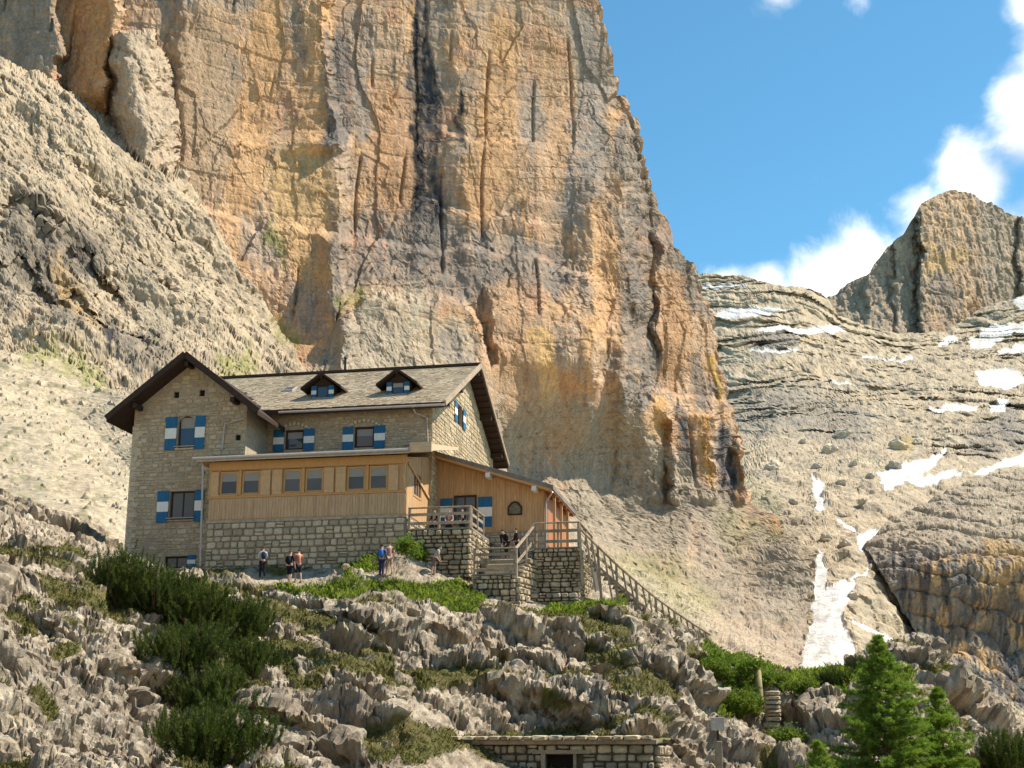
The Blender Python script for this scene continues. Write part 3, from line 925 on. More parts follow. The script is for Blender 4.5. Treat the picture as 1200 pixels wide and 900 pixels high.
HT = Tps(GP[:, :2], GP[:, 2], (1 / 20., 1 / 20.), 1e-4)


def build_ground():
    px = np.r_[np.arange(-90, 1300, 1.7)]
    ny, nr = 420, 400
    yy = np.r_[np.linspace(6, 38, 30), np.linspace(38.2, 112, ny)]
    X = (px - 600) / FPX / ct * yy[:, None] * 1.02
    Yg = np.repeat(yy[:, None], len(px), 1)
    Z = HT(np.c_[X.ravel(), Yg.ravel()]).reshape(X.shape)
    # fall away behind the crest on the right-hand side so that the far slopes show
    sx, sy = proj(np.stack([X, Yg, Z], -1))
    P = np.stack([X, Yg, Z], -1)
    # re-space the rows evenly along the slope
    seg = np.linalg.norm(np.diff(P, axis=0), axis=-1) / yy[1:, None]
    L = np.concatenate([np.zeros((1, len(px))), np.cumsum(seg, 0)], 0)
    Q = np.empty((nr, len(px), 3))
    for j in range(len(px)):
        # rows before 38 m keep a few samples only
        l0 = L[30, j]
        tgt = np.r_[np.linspace(0, l0, 12), np.linspace(l0, L[-1, j], nr - 11)[1:]]
        for k in range(3):
            Q[:, j, k] = np.interp(tgt, L[:, j], P[:, j, k])
    sh = Q.shape[:2]
    w = Q.reshape(-1, 3)
    nb = grid_normals(Q).reshape(-1, 3)
    nb = np.where((nb[:, 2] < 0)[:, None], -nb, nb)
    qx, qy = proj(w)
    n_b = fbm(w / 9, 3, 3)
    n_m = fbm(w / 2.6, 3, 13)
    c30, s30 = math.cos(-.33), math.sin(-.33)
    jj = np.c_[w[:, 0] * c30 + w[:, 2] * s30, w[:, 1], -w[:, 0] * s30 + w[:, 2] * c30] + np.c_[n_m, n_b, n_m] * .5
    lu, lv = (w - HO) @ HU, (w - HO) @ HV
    plat = sstep(-4.0, -2.6, lv) * (1 - sstep(24, 26, lv)) * sstep(-11, -10, lu) * (1 - sstep(17.8, 19, lu))
    d0 = n_b * .7 + facets(jj / np.array([5.2, 4.6, 2.5]), 5, .10, .28, .12, .05) * 3.6
    shed_gap = sstep(-4.5, -3.5, w[:, 0]) * (1 - sstep(6.6, 7.4, w[:, 0])) * sstep(46, 49, w[:, 1]) * (1 - sstep(.4, 1.2, w[:, 1] - 55.9 - .25 * (6 - w[:, 0])))
    plat = np.maximum(plat, shed_gap)
    crest = linemask(qx, qy, [[(690, 685, 22), (740, 705, 22), (790, 728, 20), (850, 762, 18)]])
    d0 = d0 * (1 - .8 * crest) - 1.3 * shed_gap - .35 * crest
    Q = (w + (nb * .75 + np.array([0, -.35, .1])) * (d0 * (1 - .92 * plat))[:, None]).reshape(*sh, 3)
    for _ in range(2):
        Q[1:-1] = (Q[:-2] + 2 * Q[1:-1] + Q[2:]) / 4
        Q[:, 1:-1] = (Q[:, :-2] + 2 * Q[:, 1:-1] + Q[:, 2:]) / 4
    arc = np.concatenate([np.zeros((1, sh[1])), np.cumsum(np.linalg.norm(np.diff(Q, axis=0), axis=-1) / (Q[1:, :, 1] + 1), 0)], 0)
    Q2 = np.empty_like(Q)
    for j in range(sh[1]):
        tg = np.r_[arc[:11, j], np.linspace(arc[11, j], arc[-1, j], nr - 11)]
        for k in range(3):
            Q2[:, j, k] = np.interp(tg, arc[:, j], Q[:, j, k])
    Q = Q2
    w = Q.reshape(-1, 3)
    nb = grid_normals(Q)
    for ax in (0, 1):
        for _ in range(3):
            nb = (np.roll(nb, 1, ax) + nb + np.roll(nb, -1, ax)) / 3
    nb = nb.reshape(-1, 3)
    nb /= np.linalg.norm(nb, axis=-1, keepdims=True) + 1e-9
    nb = np.where((nb[:, 2] < 0)[:, None], -nb, nb)
    qx, qy = proj(w)
    n_b = fbm(w / 9, 3, 3)
    n_m = fbm(w / 2.6, 3, 13)
    # --- masks (surveyed patches, worn at their edges)
    wx, wy = qx + n_b * 16 + n_m * 7, qy + np.roll(n_b, 5) * 8 + n_m * 5
    grass_bright = linemask(wx, wy, [[(345, 688, 14), (400, 690, 17), (460, 690, 18), (520, 694, 20), (550, 702, 14)], [(330, 684, 8), (360, 680, 8)], [(640, 712, 8), (690, 712, 9), (735, 706, 9)], [(400, 655, 14), (440, 660, 10)],
                                      [(840, 762, 12), (870, 775, 14), (905, 790, 14), (870, 800, 24), (850, 830, 16)], [(940, 797, 10), (1000, 797, 12), (1060, 790, 10)]])
    grass_olive = linemask(wx, wy, [[(430, 868, 20), (480, 872, 26), (520, 868, 18)], [(500, 798, 12), (560, 792, 10), (590, 786, 8)], [(700, 776, 14), (735, 778, 10), (690, 762, 10)], [(640, 818, 16), (655, 822, 12)],
                                     [(330, 770, 10), (350, 800, 10), (370, 795, 9)], [(270, 790, 14), (300, 800, 10)], [(60, 690, 14), (90, 700, 12)], [(85, 755, 9), (60, 762, 8)], [(20, 735, 8), (40, 735, 6)], [(40, 810, 10), (55, 835, 10)],
                                     [(690, 735, 16), (725, 740, 9)], [(245, 680, 18), (290, 686, 12), (320, 690, 8)], [(810, 765, 10), (835, 790, 10)], [(75, 640, 8), (90, 650, 8)], [(540, 870, 8), (560, 866, 8), (700, 858, 9), (745, 855, 9)],
                                     [(110, 700, 14), (140, 720, 12)], [(1080, 782, 10), (1110, 790, 8)], [(10, 880, 10), (20, 890, 8)], [(760, 842, 8), (780, 850, 7)]])
    flat = sstep(.80, .93, nb[:, 2])
    olive = np.clip(np.maximum(grass_olive, flat * sstep(-.12, .18, n_b + n_m * .6) * .95 * (wy > 640)), 0, 1)
    path = linemask(qx, qy + n_m * 2, [[(235, 680, 6), (300, 679, 7), (345, 683, 7), (400, 676, 5)], [(430, 676, 4), (500, 680, 3), (545, 680, 3)], [(820, 742, 3), (860, 762, 3)]])
    # hut platform stays level
    lu = (w - HO) @ HU
    lv = (w - HO) @ HV
    plat = sstep(-4.0, -2.6, lv) * (1 - sstep(24, 26, lv)) * sstep(-11, -10, lu) * (1 - sstep(17.8, 19, lu))
    shed_gap = sstep(-4.5, -3.5, w[:, 0]) * (1 - sstep(6.6, 7.4, w[:, 0])) * sstep(46, 49, w[:, 1]) * (1 - sstep(.4, 1.2, w[:, 1] - 55.9 - .25 * (6 - w[:, 0])))
    soft = np.clip(np.maximum.reduce([shed_gap * .9, grass_bright * .8, olive * .55, path * .95, plat * .85]), 0, 1)
    # --- relief: jointed limestone, joints dipping to the right
    c30, s30 = math.cos(-.33), math.sin(-.33)
    jx = w[:, 0] * c30 + w[:, 2] * s30
    jz = -w[:, 0] * s30 + w[:, 2] * c30
    j = np.c_[jx, w[:, 1], jz]
    jw = j + np.c_[n_m, n_b, n_m] * .35
    blk2 = facets(jw / np.array([1.7, 1.6, .85]), 25, .09, .38, .14, .07) * 1.15
    blk3 = facets(j / np.array([.55, .5, .34]), 35, .12, .46, .18, .10) * .46
    steep = 1 - sstep(.55, .85, nb[:, 2])
    flute = ridged(np.c_[jx / .42, w[:, 1] / .8, jz / 2.6], 3, 45)
    fine = fbm(w / .55, 4, 55, .62)
    def fissure(nv, spacing, depth, width, seed):
        q = (w @ np.array(nv)) / spacing + n_b * .6 + n_m * .06
        fl = np.floor(q)
        jit = perlin(np.c_[fl * 7.7, fl * 3.1, fl], seed) * .5
        keep = sstep(-.05, .15, fbm(np.c_[w[:, 0] / 3.1, w[:, 1] / 3.1 + fl * 5, w[:, 2] / 3.1], 2, seed))
        return -depth * np.exp(-((q - fl - .5 - jit) * spacing / width) ** 2) * keep
    fis = fissure((.30, .25, .92), 2.7, .40, .12, 301) + fissure((.86, .1, -.45), 4.3, .5, .12, 302) + fissure((.5, .5, .75), .9, .10, .05, 303) + fissure((.80, -.2, -.55), 1.3, .14, .06, 304)
    step_q = (w @ np.array((.30, .25, .92))) / 3.1 + n_b * 1.3 + n_m * .05
    led = (sstep(0, .35, step_q - np.floor(step_q)) - (step_q - np.floor(step_q))) * 1.5 * sstep(-.25, .3, fbm(w / 6.5, 2, 305))
    d = fis + led + blk2 + blk3 + flute * (.008 + .028 * steep) + fine * .10 + ridged(w / np.array([.30, .30, .45]), 3, 58, .6) * .045
    d = d * (1 - soft) + soft * (n_m * .22 + fine * .10)
    nn = nb * .75 + np.array([0, -.35, .1])
    w2 = w + nn * d[:, None]
    # --- colour
    n_c = fbm(w / 1.2, 4, 65)
    n_s = fbm(np.c_[jx / .5, w[:, 1] / 1.2, jz / 3.0], 4, 75)
    col = np.tile(np.array((.385, .32, .235)), (len(w), 1))
    col = mixcol(col, sstep(.1, .35, n_c + n_b * .4), (.55, .475, .36))
    col = mixcol(col, sstep(.1, .35, n_s) * .55, (.21, .18, .14))
    col = mixcol(col, sstep(.1, .45, -n_b) * .5, (.27, .23, .18))
    col = mixcol(col, sstep(.25, .5, n_m * .7 + n_c * .5) * .35, (.36, .28, .18))
    n_l = fbm(w / .5, 3, 85)
    col = mixcol(col, sstep(.12, .3, n_l + n_b * .3) * .65, (.14, .12, .10))
    col = mixcol(col, sstep(.2, .36, -n_l + n_c * .3) * .6, (.52, .47, .38))
    col = mixcol(col, path * .8, (.40, .345, .26))
    og = mixcol(np.tile(np.array((.085, .088, .02)), (len(w), 1)), sstep(-.2, .3, n_c), (.13, .115, .035))
    bgr = mixcol(np.tile(np.array((.08, .105, .018)), (len(w), 1)), sstep(-.1, .4, n_c), (.12, .14, .028))
    mo = sstep(.35, .6, olive + n_c * .3) * (1 - path)
    mb = sstep(.3, .6, grass_bright + n_c * .35) * (1 - path)
    col = mixcol(col, mo * .9, 0)
    col = col + og * (mo * .9)[:, None]
    col = col * (1 - mb * .95)[:, None] + bgr * (mb * .95)[:, None]
    o = grid_mesh('ground', w2.reshape(*sh, 3), mat_terrain('near_limestone', .03, .45, .9), col.reshape(*sh, 3))
    tag(o, kind='structure')
    return w2, nb, np.maximum(mb, 0), mo, qx, qy


GV, GN, G_BRIGHT, G_OLIVE, GQX, GQY = build_ground()

# valley floor and slopes all round the viewpoint, reaching the horizon
def build_plain():
    rr = np.r_[np.linspace(0, 60, 13)[1:], np.geomspace(70, 6000, 40)]
    aa = np.linspace(0, 2 * math.pi, 121)
    Rr, A = np.meshgrid(rr, aa, indexing='ij')
    X, Y = Rr * np.cos(A), Rr * np.sin(A)
    n = fbm(np.c_[X.ravel() / 60, Y.ravel() / 60, X.ravel() * 0], 3, 5).reshape(X.shape)
    back = np.clip(-np.sin(A), 0, 1)
    Z = -2.2 + n * .8 * np.clip(Rr / 60, 0, 6) - 14 * np.clip((Rr - 60) / 300, 0, 1) + np.clip(Rr - 260, 0, 500) * .55 * back - 40 * np.clip((Rr - 400) / 3000, 0, 1) * (1 - back)
    P = np.stack([X, Y, Z], -1)
    col = np.tile(np.array((.47, .41, .30)), (X.size, 1))
    m = fbm(np.c_[X.ravel() / 25, Y.ravel() / 25, X.ravel() * 0], 4, 6)
    col = mixcol(col, sstep(.05, .3, m) * .8, (.16, .17, .06))
    tag(grid_mesh('terrain', P, mat_terrain('scree_and_turf', .3, .3, .6), col), kind='structure')


build_plain()


# ------------------------------------------------------------------ building helpers
class MB:
    """Collects boxes, prisms and bars in one mesh."""

    def __init__(self):
        self.v, self.f = [], []

    def add(self, vs, fs):
        n = len(self.v)
        self.v += [tuple(map(float, p)) for p in vs]
        self.f += [tuple(i + n for i in f) for f in fs]
        return self

    def box(self, x0, x1, y0, y1, z0, z1):
        vs = [(x, y, z) for z in (z0, z1) for y in (y0, y1) for x in (x0, x1)]
        return self.add(vs, [(0, 2, 3, 1), (4, 5, 7, 6), (0, 1, 5, 4), (2, 6, 7, 3), (0, 4, 6, 2), (1, 3, 7, 5)])

    def prism(self, poly, axis, a, b):
        """Polygon (two coords) swept along axis from a to b. axis 'y': poly is (x,z); axis 'x': poly is (y,z); axis 'z': poly is (x,y)."""
        def mk(p, t):
            return (p[0], t, p[1]) if axis == 'y' else (t, p[0], p[1]) if axis == 'x' else (p[0], p[1], t)
        n = len(poly)
        vs = [mk(p, a) for p in poly] + [mk(p, b) for p in poly]
        return self.add(vs, [tuple(range(n))[::-1], tuple(range(n, 2 * n))] + [(i, (i + 1) % n, n + (i + 1) % n, n + i) for i in range(n)])

    def bar(self, p, q, w, h=None, up=(0, 0, 1)):
        """Square-section bar between two points."""
        p, q = Vector(p), Vector(q)
        h = h or w
        d = (q - p).normalized()
        u = Vector(up)
        if abs(d.dot(u)) > .97:
            u = Vector((0, 1, 0))
        s_ = d.cross(u).normalized() * (w / 2)
        t_ = s_.cross(d).normalized() * (h / 2)
        vs = [p - s_ - t_, p + s_ - t_, p + s_ + t_, p - s_ + t_, q - s_ - t_, q + s_ - t_, q + s_ + t_, q - s_ + t_]
        return self.add(vs, [(0, 1, 2, 3), (4, 7, 6, 5), (0, 4, 5, 1), (1, 5, 6, 2), (2, 6, 7, 3), (3, 7, 4, 0)])

    def tube(self, pts, r, n=8, r1=None):
        pts = [Vector(p) for p in pts]
        vs, fs = [], []
        for i, p in enumerate(pts):
            d = (pts[min(i + 1, len(pts) - 1)] - pts[max(i - 1, 0)]).normalized()
            a = d.orthogonal().normalized() if i == 0 else (a - d * a.dot(d)).normalized()
            b = d.cross(a)
            rr = r if r1 is None else r + (r1 - r) * i / max(1, len(pts) - 1)
            vs += [p + (a * math.cos(2 * math.pi * k / n) + b * math.sin(2 * math.pi * k / n)) * rr for k in range(n)]
        for i in range(len(pts) - 1):
            fs += [(i * n + k, i * n + (k + 1) % n, (i + 1) * n + (k + 1) % n, (i + 1) * n + k) for k in range(n)]
        fs += [tuple(range(n))[::-1], tuple(range((len(pts) - 1) * n, len(pts) * n))]
        return self.add(vs, fs)

    def build(self, name, mat, parent=None, smooth=False, bevel=0.0):
        o = raw_mesh(name, self.v, self.f, mat, parent, smooth)
        if bevel:
            m = o.modifiers.new('bevel', 'BEVEL')
            m.width = bevel
            m.segments = 1
            m.limit_method = 'ANGLE'
        return o


def empty(name, loc=(0, 0, 0), rz=0.0, parent=None):
    o = bpy.data.objects.new(name, None)
    COL.objects.link(o)
    o.location = loc
    o.rotation_euler = (0, 0, rz)
    o.empty_display_size = .2
    if parent is not None:
        o.parent = parent
    return o


def surf(name, col, rough=.85, var=.25, scale=3.0, stretch=(1, 1, 1), bmp=.3, bdist=.02, detail=5, dark=None, rand=0.0, spec=.25):
    """Procedural surface: base colour mottled by stretched noise, optional second tone, optional per-object variation."""
    m, N, L, b = new_mat(name, rough, spec)
    tc = N.new('ShaderNodeTexCoord').outputs['Object']
    mp = N.new('ShaderNodeMapping')
    mp.inputs['Scale'].default_value = stretch
    L.new(tc, mp.inputs['Vector'])
    if rand:
        oi = N.new('ShaderNodeObjectInfo')
        ad = N.new('ShaderNodeVectorMath')
        ad.operation = 'ADD'
        L.new(mp.outputs[0], ad.inputs[0])
        sc = N.new('ShaderNodeVectorMath')
        sc.operation = 'SCALE'
        L.new(oi.outputs['Location'], sc.inputs[0])
        sc.inputs['Scale'].default_value = 1.7
        L.new(sc.outputs[0], ad.inputs[1])
        vec = ad.outputs[0]
    else:
        vec = mp.outputs[0]
    n1 = nnode(N, L, scale, detail, .65, vec)
    n2 = nnode(N, L, scale * .17, 3, .5, vec)
    c = mixc(N, L, mrange(N, L, n1, .3, .7, 0, 1), tuple(x * (1 - var) for x in col), tuple(x * (1 + var) for x in col))
    if dark:
        c = mixc(N, L, mrange(N, L, n2, .45, .68, 0, .75), c, dark)
    if rand:
        rm = mrange(N, L, oi.outputs['Random'], 0, 1, 1 - rand, 1 + rand)
        cm = N.new('ShaderNodeCombineColor')
        for i in range(3):
            L.new(rm, cm.inputs[i])
        c = mixc(N, L, 1.0, c, cm.outputs[0], 'MULTIPLY')
    L.new(c, b.inputs['Base Color'])
    bump(N, L, b, n1, bmp, bdist)
    return m


def tint_surf(name, bmp=.4, scale=8.0):
    m, N, L, b = new_mat(name, .92, .15)
    a = N.new('ShaderNodeAttribute')
    a.attribute_name = 'tint'
    tc = N.new('ShaderNodeTexCoord').outputs['Object']
    n1 = nnode(N, L, scale, 6, .65, tc)
    n2 = nnode(N, L, .45, 4, .6, tc)
    c = mixc(N, L, 1.0, a.outputs['Color'], mixc(N, L, mrange(N, L, n1, .3, .7, 0, 1), (.75, .74, .73), (1.2, 1.2, 1.2)), 'MULTIPLY')
    c = mixc(N, L, 1.0, c, mixc(N, L, mrange(N, L, n2, .35, .65, 0, 1), (.84, .82, .80), (1.1, 1.1, 1.1)), 'MULTIPLY')
    L.new(c, b.inputs['Base Color'])
    bump(N, L, b, n1, bmp, .03)
    return m


M_STONE = surf('cut_stone', (.44, .365, .255), .92, .28, 5, bmp=.6, bdist=.03, rand=.28)
M_RUBBLE = surf('dry_stone', (.44, .36, .245), .95, .3, 6, bmp=.7, bdist=.03, rand=.35, dark=(.22, .19, .14))
M_MORTAR = surf('mortar', (.25, .215, .165), .95, .25, 6, bmp=.6, bdist=.02)
M_JOINT = surf('joint_earth', (.10, .085, .065), .97, .3, 6, bmp=.6, bdist=.02)  # dark earth colour behind the gaps between wall stones
M_WALL = surf('rubble_wall_mortar', (.37, .305, .215), .95, .25, 4, bmp=.6, bdist=.03)
M_FACING = tint_surf('rubble_facing')
M_LARCH = surf('larch_boards', (.52, .325, .165), .7, .3, 5, (5, 5, .35), .3, .01, dark=(.41, .245, .12))
M_LARCH_GREY = surf('sun_bleached_boards', (.52, .345, .20), .8, .28, 5, (5, 5, .35), .3, .01, dark=(.36, .25, .15))
M_FRAME = surf('window_frame_wood', (.52, .29, .115), .6, .2, 6, (4, 4, .5), .2, .01)
M_SHUT_W = surf('shutter_wood', (.56, .36, .19), .7, .22, 6, (5, 5, .4), .25, .01)
M_PALEWOOD = surf('pale_fascia_wood', (.58, .42, .26), .7, .2, 5, (.4, 4, 4), .2, .01)
M_REDWOOD = surf('reddish_wood', (.38, .15, .055), .6, .25, 5, (4, 4, .4), .2, .01)  # redder than the larch boards; porch wall, annex soffit and rafters
M_GREYWOOD = surf('weathered_rail_wood', (.37, .29, .205), .9, .3, 6, (3, 3, 3), .5, .015, dark=(.20, .155, .11), rand=.2)
M_DARKWOOD = surf('dark_eaves_wood', (.045, .028, .02), .8, .35, 6, (1, 3, 3), .3, .01)
M_BLUE = surf('blue_paint', (.016, .12, .25), .6, .3, 5, (4, 4, .5), .15, .008)
M_WHITE = surf('white_paint', (.72, .72, .68), .6, .1, 5, (4, 4, .5), .15, .008)
M_METAL = surf('gutter_metal', (.42, .37, .33), .45, .15, 4, bmp=.1, spec=.5)
M_IRON = surf('dark_iron', (.03, .03, .03), .6, .2, 8)
M_FLAT_ROOF = surf('veranda_roof_sheet', (.13, .12, .11), .7, .25, 3)
M_ROOFEDGE = surf('grey_roof_felt', (.22, .195, .165), .85, .3, 5, dark=(.13, .115, .10))
M_SHINGLE = tint_surf('wooden_shingles', .3, 12)
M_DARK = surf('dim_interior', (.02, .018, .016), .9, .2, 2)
M_CURTAIN = surf('net_curtain', (.30, .29, .27), .9, .12, 8, (8, 8, .3), .3)


def glass_mat():
    m, N, L, b = new_mat('window_glass', .06, .6)
    b.inputs['Base Color'].default_value = (.035, .06, .10, 1)
    b.inputs['Metallic'].default_value = 0.0
    tc = N.new('ShaderNodeTexCoord').outputs['Object']
    n1 = nnode(N, L, .9, 2, .5, tc)
    bump(N, L, b, n1, .06, .05)
    return m


M_GLASS = glass_mat()

# unit stones shared by all dry-stone walls (front towards -y)
STONES = []
for k in range(7):
    r_ = random.Random(100 + k)
    n = 8
    ring = []
    for i in range(n):
        a = 2 * math.pi * (i + .5) / n
        x, z = math.copysign(abs(math.cos(a)) ** .45, math.cos(a)) * .5, math.copysign(abs(math.sin(a)) ** .45, math.sin(a)) * .5
        ring.append((x * r_.uniform(.86, 1.0), z * r_.uniform(.86, 1.0)))
    vs = [(x, .5, z) for x, z in ring] + [(x, -.15 - r_.uniform(0, .1), z) for x, z in ring]
    cx, cz = r_.uniform(-.12, .12), r_.uniform(-.12, .12)
    vs += [(x * .72 + cx * .2, -.5 + r_.uniform(-.12, .12), z * .72 + cz * .2) for x, z in ring]
    fs = [(i, (i + 1) % n, n + (i + 1) % n, n + i) for i in range(n)] + [(n + i, n + (i + 1) % n, 2 * n + (i + 1) % n, 2 * n + i) for i in range(n)] + [tuple(range(2 * n, 3 * n))]
    STONES.append((vs, [f[::-1] for f in fs]))
_stone_me = {}


def stone_mesh(k, mat):
    if (k, mat.name) not in _stone_me:
        me = bpy.data.meshes.new('stone')
        me.from_pydata(*[STONES[k][0], [], STONES[k][1]])
        me.materials.append(mat)
        me.update()
        _stone_me[(k, mat.name)] = me
    return _stone_me[(k, mat.name)]


def lay_courses(x0, x1, z0, z1, h, w, rnd, jit=.35):
    """Rectangles of an irregular coursed wall."""
    out, z = [], z0
    while z < z1 - .25 * h:
        hh = min(h * rnd.uniform(1 - jit, 1 + jit), z1 - z)
        if z1 - z - hh < .4 * h:
            hh = z1 - z
        x = x0 - rnd.uniform(0, .3) * w
        while x < x1 - .05:
            ww = w * rnd.uniform(1 - jit, 1 + jit * 1.3)
            a, b = max(x, x0), min(x + ww, x1)
            if x1 - b < .35 * w:
                b = x1
            if b - a > .06:
                if rnd.random() < .18 and hh > h * .8 and b - a > w * .7:      # two thin stones on one another
                    c = rnd.uniform(.4, .6)
                    out += [(a, b, z, z + hh * c), (a, b, z + hh * c, z + hh)]
                else:
                    out.append((a, b, z, z + hh))
            x = b if b == x1 else x + ww
            if b == x1:
                break
        z += hh
    return out


def stone_wall(parent, x0, x1, y, z0, z1, h, w, mat, seed, depth=.22, gap=.03, M=None, jit=.35, keep=None):
    """Single stones as children of `parent`; M maps wall coordinates (x, outwards -y, z) to the parent's."""
    rnd = random.Random(seed)
    for (a, b, c, d) in lay_courses(x0, x1, z0, z1, h, w, rnd, jit):
        if keep and not keep((a + b) / 2, (c + d) / 2):
            continue
        o = bpy.data.objects.new('stone', stone_mesh(rnd.randrange(7), mat))
        COL.objects.link(o)
        o.parent = parent
        Lm = Matrix.Translation(((a + b) / 2, y + rnd.uniform(-.03, .03), (c + d) / 2)) @ Matrix.Rotation(rnd.uniform(-.07, .07), 4, 'Y') @ Matrix.Diagonal((b - a - gap, depth, d - c - gap, 1))
        o.matrix_local = (M @ Lm) if M else Lm


def stone_facing(name, parent, x0, x1, y, z0, z1, h, w, seed, top=None, holes=(), base=(.44, .365, .265), M=None):
    """Rubble too small to pick apart: all stones of one wall face joined, each with its own tone."""
    rnd = random.Random(seed)
    V, Fc, T = [], [], []
    for (a, b, c, d) in lay_courses(x0, x1, z0, z1, h, w, rnd, .4):
        mx, mz = (a + b) / 2, (c + d) / 2
        if top and d > min(top(a), top(b)) - .02:
            continue
        if any(a < q[1] and b > q[0] and c < q[3] and d > q[2] for q in holes):
            continue
        g = .018
        pr = rnd.uniform(.015, .055)
        q = [(a + g + rnd.uniform(0, .04), c + g + rnd.uniform(0, .025)), (b - g - rnd.uniform(0, .04), c + g + rnd.uniform(0, .025)), (b - g - rnd.uniform(0, .04), d - g - rnd.uniform(0, .025)), (a + g + rnd.uniform(0, .04), d - g - rnd.uniform(0, .025))]
        n = len(V)
        V += [(x, y, z) for x, z in q] + [(x + (mx - x) * .12, y - pr, z + (mz - z) * .12) for x, z in q]
        Fc += [(n + 4, n + 5, n + 6, n + 7)] + [(n + i, n + (i + 1) % 4, n + 4 + (i + 1) % 4, n + 4 + i) for i in range(4)]
        t = rnd.uniform(.82, 1.16)
        wv = rnd.uniform(-.05, .06)
        T += [(base[0] * t * (1 + wv), base[1] * t, base[2] * t * (1 - wv), 1)] * 8
    if M:
        V = [tuple(M @ Vector(p)) for p in V]
    o = raw_mesh(name, V, Fc, M_FACING, parent)
    at_ = o.data.attributes.new('tint', 'FLOAT_COLOR', 'POINT')
    at_.data.foreach_set('color', np.array(T, np.float32).ravel())
    o['kind'] = 'stuff'
    return o


def wall_panel(mb, x0, x1, y, z0, z1, holes, depth=.28, M=None):
    """Front wall sheet at plane y with real openings and reveals going back `depth`."""
    xs = sorted({x0, x1, *[h[0] for h in holes], *[h[1] for h in holes]})
    zs = sorted({z0, z1, *[h[2] for h in holes], *[h[3] for h in holes]})
    tr = (lambda p: tuple(M @ Vector(p))) if M else (lambda p: p)
    for a, b in zip(xs[:-1], xs[1:]):
        for c, d in zip(zs[:-1], zs[1:]):
            mx, mz = (a + b) / 2, (c + d) / 2
            if any(h[0] < mx < h[1] and h[2] < mz < h[3] for h in holes):
                continue
            mb.add([tr(p) for p in [(a, y, c), (b, y, c), (b, y, d), (a, y, d)]], [(0, 1, 2, 3)])
    for a, b, c, d in holes:
        r = [(a, c), (b, c), (b, d), (a, d)]
        vs = [tr((p[0], y, p[1])) for p in r] + [tr((p[0], y + depth, p[1])) for p in r]
        mb.add(vs, [(i, 4 + i, 4 + (i + 1) % 4, (i + 1) % 4) for i in range(4)])


def shutter(parent, x0, x1, y, z0, z1, kind='blue', M=None):
    """Leaf lying against the wall: blue-white-blue bands, or plain boards with two battens."""
    tr = M or Matrix()
    def mk(name, mb, mat, par):
        mb.v = [tuple(tr @ Vector(p)) for p in mb.v]
        return mb.build(name, mat, par, bevel=.006)
    if kind == 'blue':
        h = z1 - z0
        e = empty('shutter', parent=parent)
        mk('top_panel', MB().box(x0, x1, y - .05, y - .004, z1 - h * .34, z1), M_BLUE, e)
        mk('middle_panel', MB().box(x0, x1, y - .047, y - .004, z0 + h * .34 + .003, z1 - h * .34 - .003), M_WHITE, e)
        mk('bottom_panel', MB().box(x0, x1, y - .05, y - .004, z0, z0 + h * .34), M_BLUE, e)
        return e
    o = mk('shutter', MB().box(x0, x1, y - .05, y - .004, z0, z1), M_SHUT_W, parent)
    for t in (.18, .82):
        z = z0 + (z1 - z0) * t
        mk('batten', MB().box(x0 + .03, x1 - .03, y - .075, y - .051, z - .05, z + .05), M_SHUT_W, o)
    return o


def window(parent, x0, x1, z0, z1, y, frame=M_FRAME, mull=1, curtain=False, fw=.07, M=None, arch=False):
    """Framed window set into an opening: frame, mullions, panes."""
    tr = M or Matrix()
    def mk(name, mb, mat, par):
        mb.v = [tuple(tr @ Vector(p)) for p in mb.v]
        return mb.build(name, mat, par)
    f = MB()
    f.box(x0, x0 + fw, y, y + .07, z0, z1).box(x1 - fw, x1, y, y + .07, z0, z1).box(x0 + fw, x1 - fw, y, y + .07, z0, z0 + fw).box(x0 + fw, x1 - fw, y, y + .07, z1 - fw, z1)
    n = mull + 1
    w = (x1 - x0 - 2 * fw) / n
    for i in range(1, n):
        f.box(x0 + fw + w * i - .035, x0 + fw + w * i + .035, y + .005, y + .065, z0 + fw, z1 - fw)
    if arch:
        c, r = (x0 + x1) / 2, (x1 - x0) / 2
        sp = MB()
        for sgn in (-1, 1):
            poly = [(c + sgn * r, z1)] + [(c + sgn * r * math.cos(t), z1 - r * .75 + r * .75 * math.sin(t)) for t in np.linspace(0, math.pi / 2, 7)]
            sp.prism(poly if sgn > 0 else poly[::-1], 'y', y - .12, y + .03)
    fr = mk('window', f, frame, parent)
    if arch:
        mk('arch', sp, M_WALL, fr)
    for i in range(n):
        a = x0 + fw + w * i + (.035 if i else 0)
        b = x0 + fw + w * (i + 1) - (.035 if i < n - 1 else 0)
        mk('pane', MB().add([(a, y + .035, z0 + fw), (b, y + .035, z0 + fw), (b, y + .035, z1 - fw), (a, y + .035, z1 - fw)], [(0, 1, 2, 3)]), M_GLASS, fr)
        if curtain:
            zc = z1 - fw - (z1 - z0) * .34
            mk('curtain', MB().add([(a, y + .03, zc), (b, y + .03, zc), (b, y + .03, z1 - fw), (a, y + .03, z1 - fw)], [(0, 1, 2, 3)]), M_CURTAIN, fr)
    return fr


# ------------------------------------------------------------------ the mountain hut (local axes: x right along the front, y back, z up; z = 0 foot of the boarding)
HUT = empty('mountain_hut', HO, -TH)
tag(HUT, 'large stone mountain hut with blue and white shutters and boarded veranda', 'house')
SL = .502
ZE, YE = 7.5, 4.2                      # front eave of the main roof


def roof_z(y):
    return ZE + SL * (y - YE)


